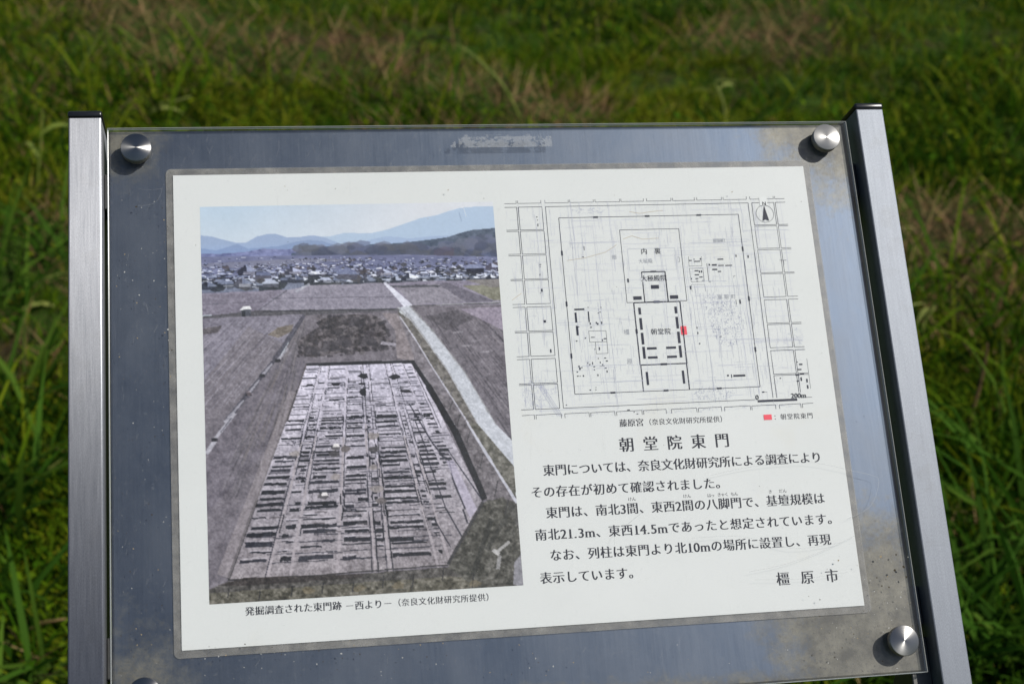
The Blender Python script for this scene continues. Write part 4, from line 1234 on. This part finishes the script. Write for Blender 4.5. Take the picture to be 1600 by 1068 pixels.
def scatter(n, x0=-2.6, x1=4.0, y0=.15, y1=6.6):
    """denser near the viewer, where blades are seen one by one"""
    y = y0 + (y1 - y0) * rng.random(n) ** 1.25
    cx_ = -.16 + (y + .8) * .176; half = .95 + (y + .8) * .47
    x = cx_ + (rng.random(n) * 2 - 1) * half
    return x, y
def sight(px, py):
    """where the sight line of a measured point meets the field"""
    d = Vector(cam.matrix_world.to_3x3() @ Vector(((px - 800) / FPX, (534 - py) / FPX, -1.0)))
    o_ = cam.matrix_world.translation
    return o_ + d * (-o_.z / d.z)
BARE = [(sight(px, py), rx, ry, a_) for px, py, rx, ry, a_ in ((1180, 60, .34, .28, .20), (1280, 20, .3, .3, .14), (790, 140, .20, .16, .16), (560, 110, .26, .14, .14), (640, 165, .22, .12, .12), (1030, 175, .16, .1, .1),
        (1560, 360, .2, .16, .16), (1480, 250, .14, .16, .12), (100, 90, .2, .12, .12), (1200, 165, .18, .1, .1), (60, 1040, .12, .08, .16), (900, 30, .2, .2, .10))]
def bareness(x, y):
    b = fract_noise(x, y, 33, .8, 4)
    for p, rx, ry, a_ in BARE:
        b = b + a_ * np.exp(-((x - p.x) / rx) ** 2 - ((y - p.y) / ry) ** 2)
    return b
GRN = np.array([[.017, .046, .003], [.044, .112, .004], [.092, .158, .005], [.148, .190, .008], [.200, .210, .014]])
STR = np.array([[.25, .145, .066], [.17, .092, .044], [.32, .22, .10], [.09, .05, .026]])
def merge(parts):
    Vs, A4, A3, Cs = [], [], [], []; o_ = 0
    for V, F4, F3, C in parts:
        Vs.append(V); A4.append(F4 + o_); A3.append(F3 + o_); Cs.append(C); o_ += len(V)
    return np.concatenate(Vs), np.concatenate(A4), np.concatenate(A3), np.concatenate(Cs)
parts_ = []
# low tufts: each a rosette of leaning blades with a tone of its own
nt_ = 50000; per = 14
tx, ty = scatter(nt_)
dens = fract_noise(tx, ty, 31, .42, 3); bare = bareness(tx, ty)
keep = (rng.random(nt_) < np.clip(.66 + dens * 2.6, .08, 1)) & (bare < .035 + rng.random(nt_) * .12)
tx, ty = tx[keep], ty[keep]; nt_ = len(tx)
hn = fract_noise(tx, ty, 35, .5, 3); tone = fract_noise(tx, ty, 37, .55, 3)
th_ = np.clip(.042 + hn * .10, .014, .15) * (.6 + .8 * rng.random(nt_)) * np.clip(1.22 - .15 * ty, .55, 1.15)
tci = np.clip(rng.random(nt_) * 2.6 + 1.0 + tone * 7, 0, 4.99).astype(int)
tb = .65 + .75 * rng.random(nt_)
ii = np.repeat(np.arange(nt_), per); n = len(ii)
az = rng.random(n) * 6.283; rad = .022 * rng.random(n)
x = tx[ii] + np.cos(az) * rad; y = ty[ii] + np.sin(az) * rad
parts_.append(blades(x, y, th_[ii] * (.55 + .7 * rng.random(n)), (.0024 + .0028 * rng.random(n)) * (1.25 - .12 * np.clip(y, 0, 4)), .15 + .65 * rng.random(n), az + rng.normal(0, .5, n), .1 + .5 * rng.random(n), GRN[tci[ii]] * tb[ii][:, None]))
# and single blades filling between them
x, y = scatter(112000)
dens = fract_noise(x, y, 31, .42, 3); bare = bareness(x, y)
keep = (rng.random(len(x)) < np.clip(.6 + dens * 2.6, .1, 1)) & (bare < .09 + rng.random(len(x)) * .12)
x, y = x[keep], y[keep]; n = len(x)
parts_.append(blades(x, y, .03 + .06 * rng.random(n), .003 + .003 * rng.random(n), .1 + .5 * rng.random(n), rng.random(n) * 6.283, .1 + .6 * rng.random(n), GRN[rng.integers(0, 5, n)]))
# the field goes on beside and behind: coarser tufts
nt_ = 26000
tx = rng.uniform(-6.5, 8.0, nt_); ty = rng.uniform(-2.5, 12.0, nt_)
keep = (ty < .2) | (ty > 6.3) | (np.abs(tx + .16 - (ty + .8) * .176) > .85 + (ty + .8) * .45)
tx, ty = tx[keep], ty[keep]; nt_ = len(tx)
tone = fract_noise(tx, ty, 37, .55, 3)
tci = np.clip(rng.random(nt_) * 2.6 + 1.0 + tone * 7, 0, 4.99).astype(int)
ii = np.repeat(np.arange(nt_), 8); n = len(ii)
az = rng.random(n) * 6.283; rad = .05 * rng.random(n)
parts_.append(blades(tx[ii] + np.cos(az) * rad, ty[ii] + np.sin(az) * rad, .05 + .07 * rng.random(n), .007 + .006 * rng.random(n), .2 + .65 * rng.random(n), az, .1 + .5 * rng.random(n), GRN[tci[ii]]))
q_ = merge(parts_)
me = mesh_np('grass', *q_[:3], col=q_[3]); smooth(me)
M_GRASS = mat_attr('grass_leaf', .7, .06, .4)
o = link('grass', me, None, [M_GRASS]); tag(o, 'short mixed green turf covering the field behind the board', 'grass', kind='stuff')
# coarse long grass near the board
n0 = 15000
x = rng.uniform(-1.9, 2.9, n0); y = rng.uniform(.35, 3.4, n0)
cl = fract_noise(x, y, 41, .5, 2)
keep = rng.random(n0) < np.clip(.28 + cl * 2.6 - (y - 1.0) * .30, 0.008, 1)
x, y = x[keep], y[keep]; n = len(x)
h = (.09 + .17 * rng.random(n)) * np.clip(1.15 - (y - 1) * .12, .6, 1.2)
ci = rng.integers(0, 4, n)
long_ = [blades(x, y, h, .0045 + .005 * rng.random(n), .1 + .45 * rng.random(n), rng.random(n) * 6.283, .2 + .65 * rng.random(n), GRN[ci])]
def sight(px, py):
    d = Vector(cam.matrix_world.to_3x3() @ Vector(((px - 800) / FPX, (534 - py) / FPX, -1.0)))
    o_ = cam.matrix_world.translation
    return o_ + d * (-o_.z / d.z)
for px, py, nb, hh in ((20, 640, 26, .30), (60, 760, 24, .26), (5, 480, 20, .30), (80, 420, 16, .24), (-40, 820, 24, .28), (1590, 900, 30, .30), (1540, 1040, 34, .28), (1500, 960, 22, .24),
                       (1600, 1040, 26, .30), (1580, 780, 18, .24), (1640, 840, 24, .30), (1480, 1080, 20, .2), (1565, 690, 12, .2), (20, 960, 20, .2), (60, 1060, 16, .16), (1120, 230, 10, .2), (1590, 250, 10, .18)):
    p = sight(px, py)
    az = rng.random(nb) * 6.283
    long_.append(blades(p.x + rng.normal(0, .035, nb), p.y + rng.normal(0, .035, nb), hh * (.6 + .6 * rng.random(nb)), .007 + .005 * rng.random(nb), .1 + .4 * rng.random(nb), az, .3 + .6 * rng.random(nb),
                        np.array([[.035, .095, .008], [.055, .13, .012], [.085, .16, .016]])[rng.integers(0, 3, nb)]))
q_ = merge(long_)
me = mesh_np('tall_grass', *q_[:3], col=q_[3]); smooth(me)
o = link('tall_grass', me, None, [M_GRASS]); tag(o, 'coarse longer green grass blades close behind the board', 'grass', kind='stuff')
# dead straw lying about
n0 = 76000
x, y = scatter(n0)
bare = bareness(x, y)
keep = rng.random(n0) < np.clip((bare - .015) * 5.5, .04, 1)
x, y = x[keep], y[keep]; n = len(x)
h = .04 + .10 * rng.random(n)
me = mesh_np('straw', *(r_ := blades(x, y, h, .002 + .002 * rng.random(n), .75 + .3 * rng.random(n), rng.random(n) * 6.283, .1 * rng.random(n), STR[rng.integers(0, 4, n)]))[:3], col=r_[3])
o = link('straw', me, None, [mat_attr('dry_straw', .8, .15, .2)]); tag(o, 'dry brown cut straw lying in bare patches of the field', 'straw', kind='stuff')
# small broad-leaved weeds: folded leaf pairs
n0 = 30000
x, y = scatter(n0)
cl = fract_noise(x, y, 43, .6, 3)
keep = rng.random(n0) < np.clip(cl * 4.5, 0, 1)
x, y = x[keep], y[keep]; n = len(x)
zl = ground_h(x, y) + .012 + .05 * rng.random(n)
az = rng.random(n) * 6.283; L = .010 + .016 * rng.random(n); ti = rng.uniform(-.2, .6, n)
ca, sa = np.cos(az), np.sin(az)
V = np.zeros((n, 6, 3), np.float32)
for k_, (u, v, zz) in enumerate(((0, 0, 0), (.5, -.36, .12), (.55, 0, 0), (.5, .36, .12), (1, 0, -.05), (.2, 0, 0))):
    V[:, k_, 0] = x + (u * ca - v * sa) * L; V[:, k_, 1] = y + (u * sa + v * ca) * L; V[:, k_, 2] = zl + (zz + u * ti) * L
b = np.arange(n)[:, None] * 6
F4 = np.concatenate([b + np.array([0, 1, 2, 5]), b + np.array([0, 5, 2, 3])]); F3 = np.concatenate([b + np.array([1, 4, 2]), b + np.array([2, 4, 3])])
C = np.repeat(GRN[rng.integers(0, 4, n)][:, None, :], 6, 1) * (.8 + .7 * rng.random((n, 1, 1)))
me = mesh_np('weeds', V.reshape(-1, 3), F4, F3, C.reshape(-1, 3)); smooth(me)
o = link('weeds', me, None, [M_GRASS]); tag(o, 'small broad-leaved weeds mixed into the turf', 'weeds', kind='stuff')
# ------------------------------------------------------------------ single tall stalks one can pick out
M_STALK = mat_attr('grass_stalk', .55, .3, .25)
def on_ground(px, py, up=0.0):
    """where the sight line of a measured point meets the field (at a height above it)"""
    d = Vector(cam.matrix_world.to_3x3() @ Vector(((px - 800) / FPX, (534 - py) / FPX, -1.0)))
    o_ = cam.matrix_world.translation
    s_ = (up - o_.z) / d.z
    return o_ + d * s_
def stalk(pts, r0, col, head=None, leaves=()):
    """bent stalk through pts (root first); head = length of a seed spike; leaves = (position, azimuth, length)"""
    V, F4, F3, C = [], [], [], []
    P = [Vector(p_) for p_ in pts]
    Q = []
    P4 = [P[0]] + P + [P[-1]]
    for a_, b2, c2, d2 in zip(P4, P4[1:], P4[2:], P4[3:]):
        for k2 in range(6):
            q = k2 / 6
            Q.append(.5 * ((2 * b2) + (c2 - a_) * q + (2 * a_ - 5 * b2 + 4 * c2 - d2) * q * q + (-a_ + 3 * b2 - 3 * c2 + d2) * q ** 3))
    Q.append(P[-1]); N_ = len(Q)
    for i, p in enumerate(Q):
        r_ = r0 * 1.45 * (1 - .6 * i / (N_ - 1))
        tg = (Q[min(i + 1, N_ - 1)] - Q[max(i - 1, 0)]).normalized()
        s_ = tg.cross(Vector((0.3, 1, .2))).normalized(); u_ = tg.cross(s_)
        for k2 in range(5):
            a_ = k2 / 5 * 6.283
            V.append(p + s_ * r_ * math.cos(a_) + u_ * r_ * math.sin(a_)); C.append(col)
    for i in range(N_ - 1):
        for k2 in range(5):
            F4.append((i * 5 + k2, i * 5 + (k2 + 1) % 5, (i + 1) * 5 + (k2 + 1) % 5, (i + 1) * 5 + k2))
    if head:
        hd = (Q[-1] - Q[-5]).normalized()
        for k2 in range(34):
            q = k2 / 34; c_ = Q[-1] + hd * (q - .8) * head
            a_ = k2 * 2.4; side = hd.cross(Vector((math.cos(a_), math.sin(a_), .3))).normalized()
            L_ = head * .16; b0 = len(V)
            tip = c_ + (side * .45 + hd).normalized() * L_
            wv = hd.cross(side) * .0016
            V += [c_ - wv, c_ + wv, tip]; C += [np.array(col) * 1.25] * 3; F3.append((b0, b0 + 1, b0 + 2))
    for pos, az_, L_ in leaves:
        c_ = Q[int(pos * (N_ - 1))]; b0 = len(V); n_ = 7
        for k2 in range(n_ + 1):
            q = k2 / n_; wv = .0062 * math.sin(math.pi * min(1, q * .92 + .10))
            p = c_ + Vector((math.cos(az_) * L_ * q, math.sin(az_) * L_ * q, L_ * (.75 * q - 1.0 * q * q)))
            sd = Vector((-math.sin(az_), math.cos(az_), .25)) * wv
            V += [p - sd, p + sd]; C += [np.array(col) * .9] * 2
        for k2 in range(n_): F4.append((b0 + 2 * k2, b0 + 2 * k2 + 1, b0 + 2 * k2 + 3, b0 + 2 * k2 + 2))
    root = Vector(pts[0])
    me = mesh_np('grass_stalk', np.array([tuple(v - root) for v in V]), F4, F3 if F3 else None, np.clip(np.array(C), 0, 1)); smooth(me)
    ob = link('grass_stalk', me, None, [M_STALK]); ob.location = root
    return ob
def stalk_px(pix, ups, **kw):
    """root pixel on the ground; every further point above the root's depth at the given heights along its sight line"""
    base = on_ground(*pix[0]); pts = [base - Vector((0, 0, .05))]
    fw = (cam.matrix_world.to_3x3() @ Vector((0, 0, -1)))
    depth = (base - cam.matrix_world.translation).dot(fw)
    for (px, py), u in zip(pix[1:], ups):
        d = Vector(cam.matrix_world.to_3x3() @ Vector(((px - 800) / FPX, (534 - py) / FPX, -1.0)))
        pts.append(cam.matrix_world.translation + d * (depth + u))
    return stalk(pts, **kw)
GS = (.20, .26, .04); YS = (.42, .36, .12); DS = (.030, .020, .012); LG = (.30, .34, .08)
G_ = 'grass stalks standing in the field'
L_ = [
 ([(95, 165), (130, 100), (172, 42), (205, 60), (222, 72)], (-.02, -.05, -.06, -.06), dict(r0=.0028, col=GS, leaves=[(.15, 2.2, .12)]), 'tall green stalk bent over at its tip, above the left post'),
 ([(205, 200), (240, 170), (275, 158), (300, 150)], (-.03, -.05, -.05), dict(r0=.003, col=LG, leaves=[(.3, .2, .1)]), 'pale leaning stalk just above the top left knob'),
 ([(640, 120), (652, 90), (660, 62), (690, 58), (706, 66)], (-.02, -.04, -.05, -.05), dict(r0=.0032, col=DS), 'dark brown bent stalk standing left of the long yellow-green one'),
 ([(830, 195), (790, 140), (745, 92), (712, 68)], (-.03, -.05, -.07), dict(r0=.0032, col=GS, leaves=[(.4, 2.6, .1)]), 'long yellow-green stalk slanting up to the left above the middle of the board'),
 ([(705, 150), (716, 110), (728, 95)], (-.02, -.03), dict(r0=.0035, col=DS), 'short dark withered stalk under the long slanting stalk'),
 ([(1140, 195), (1130, 160), (1118, 128), (1150, 127)], (-.02, -.04, -.04), dict(r0=.0026, col=LG, leaves=[(.4, 2.8, .13), (.55, .4, .08)]), 'leafy green stalk with drooping tip above the board, left of the right knob'),
 ([(1415, 470), (1426, 390), (1450, 345), (1468, 300)], (-.03, -.06, -.08), dict(r0=.0022, col=YS, head=.05, leaves=[(.5, 2.9, .07)]), 'thin stalk with a straw-coloured seed head beside the right post top'),
 ([(1438, 560), (1445, 500), (1460, 480), (1440, 510)], (-.02, -.05, -.05), dict(r0=.0022, col=LG, leaves=[(.6, 3.3, .09), (.5, 3.9, .07)]), 'green stalk with a folded leaf beside the right post'),
 ([(1498, 700), (1520, 640), (1537, 575), (1543, 535)], (-.03, -.06, -.08), dict(r0=.0036, col=(.20, .13, .06)), 'brown upright woody stalk right of the right post'),
 ([(1536, 582), (1520, 560), (1505, 535)], (-.03, -.05), dict(r0=.0028, col=(.16, .11, .05)), 'short brown twig forking left from the woody stalk'),
 ([(1500, 705), (1485, 690), (1478, 672)], (-.03, -.05), dict(r0=.003, col=(.34, .26, .13)), 'pale dry stub low beside the right post'),
 ([(1552, 700), (1560, 668), (1562, 636)], (-.03, -.05), dict(r0=.0022, col=LG, head=.05), 'green seed spike near the right edge of the photo'),
 ([(52, 330), (60, 265), (66, 190), (64, 170)], (-.03, -.06, -.07), dict(r0=.0024, col=GS, leaves=[(.4, 2.0, .14), (.6, .6, .1)]), 'upright leafy stalk left of the left post top'),
 ([(10, 745), (50, 738), (80, 730), (112, 700)], (-.03, -.05, -.06), dict(r0=.003, col=LG), 'light green stalk lying across beside the left post'),
 ([(0, 975), (55, 977), (104, 966)], (-.02, -.03), dict(r0=.003, col=(.34, .22, .10)), 'dry tan stalk lying low beside the left post'),
 ([(14, 480), (40, 460), (62, 440), (100, 425)], (-.04, -.06, -.07), dict(r0=.0028, col=LG, leaves=[(.2, .3, .1)]), 'pale green stalk arching toward the middle of the left post'),
]
for pix, ups, kw, lab in L_:
    tag(stalk_px(pix, ups, **kw), lab, 'grass stalk', G_)
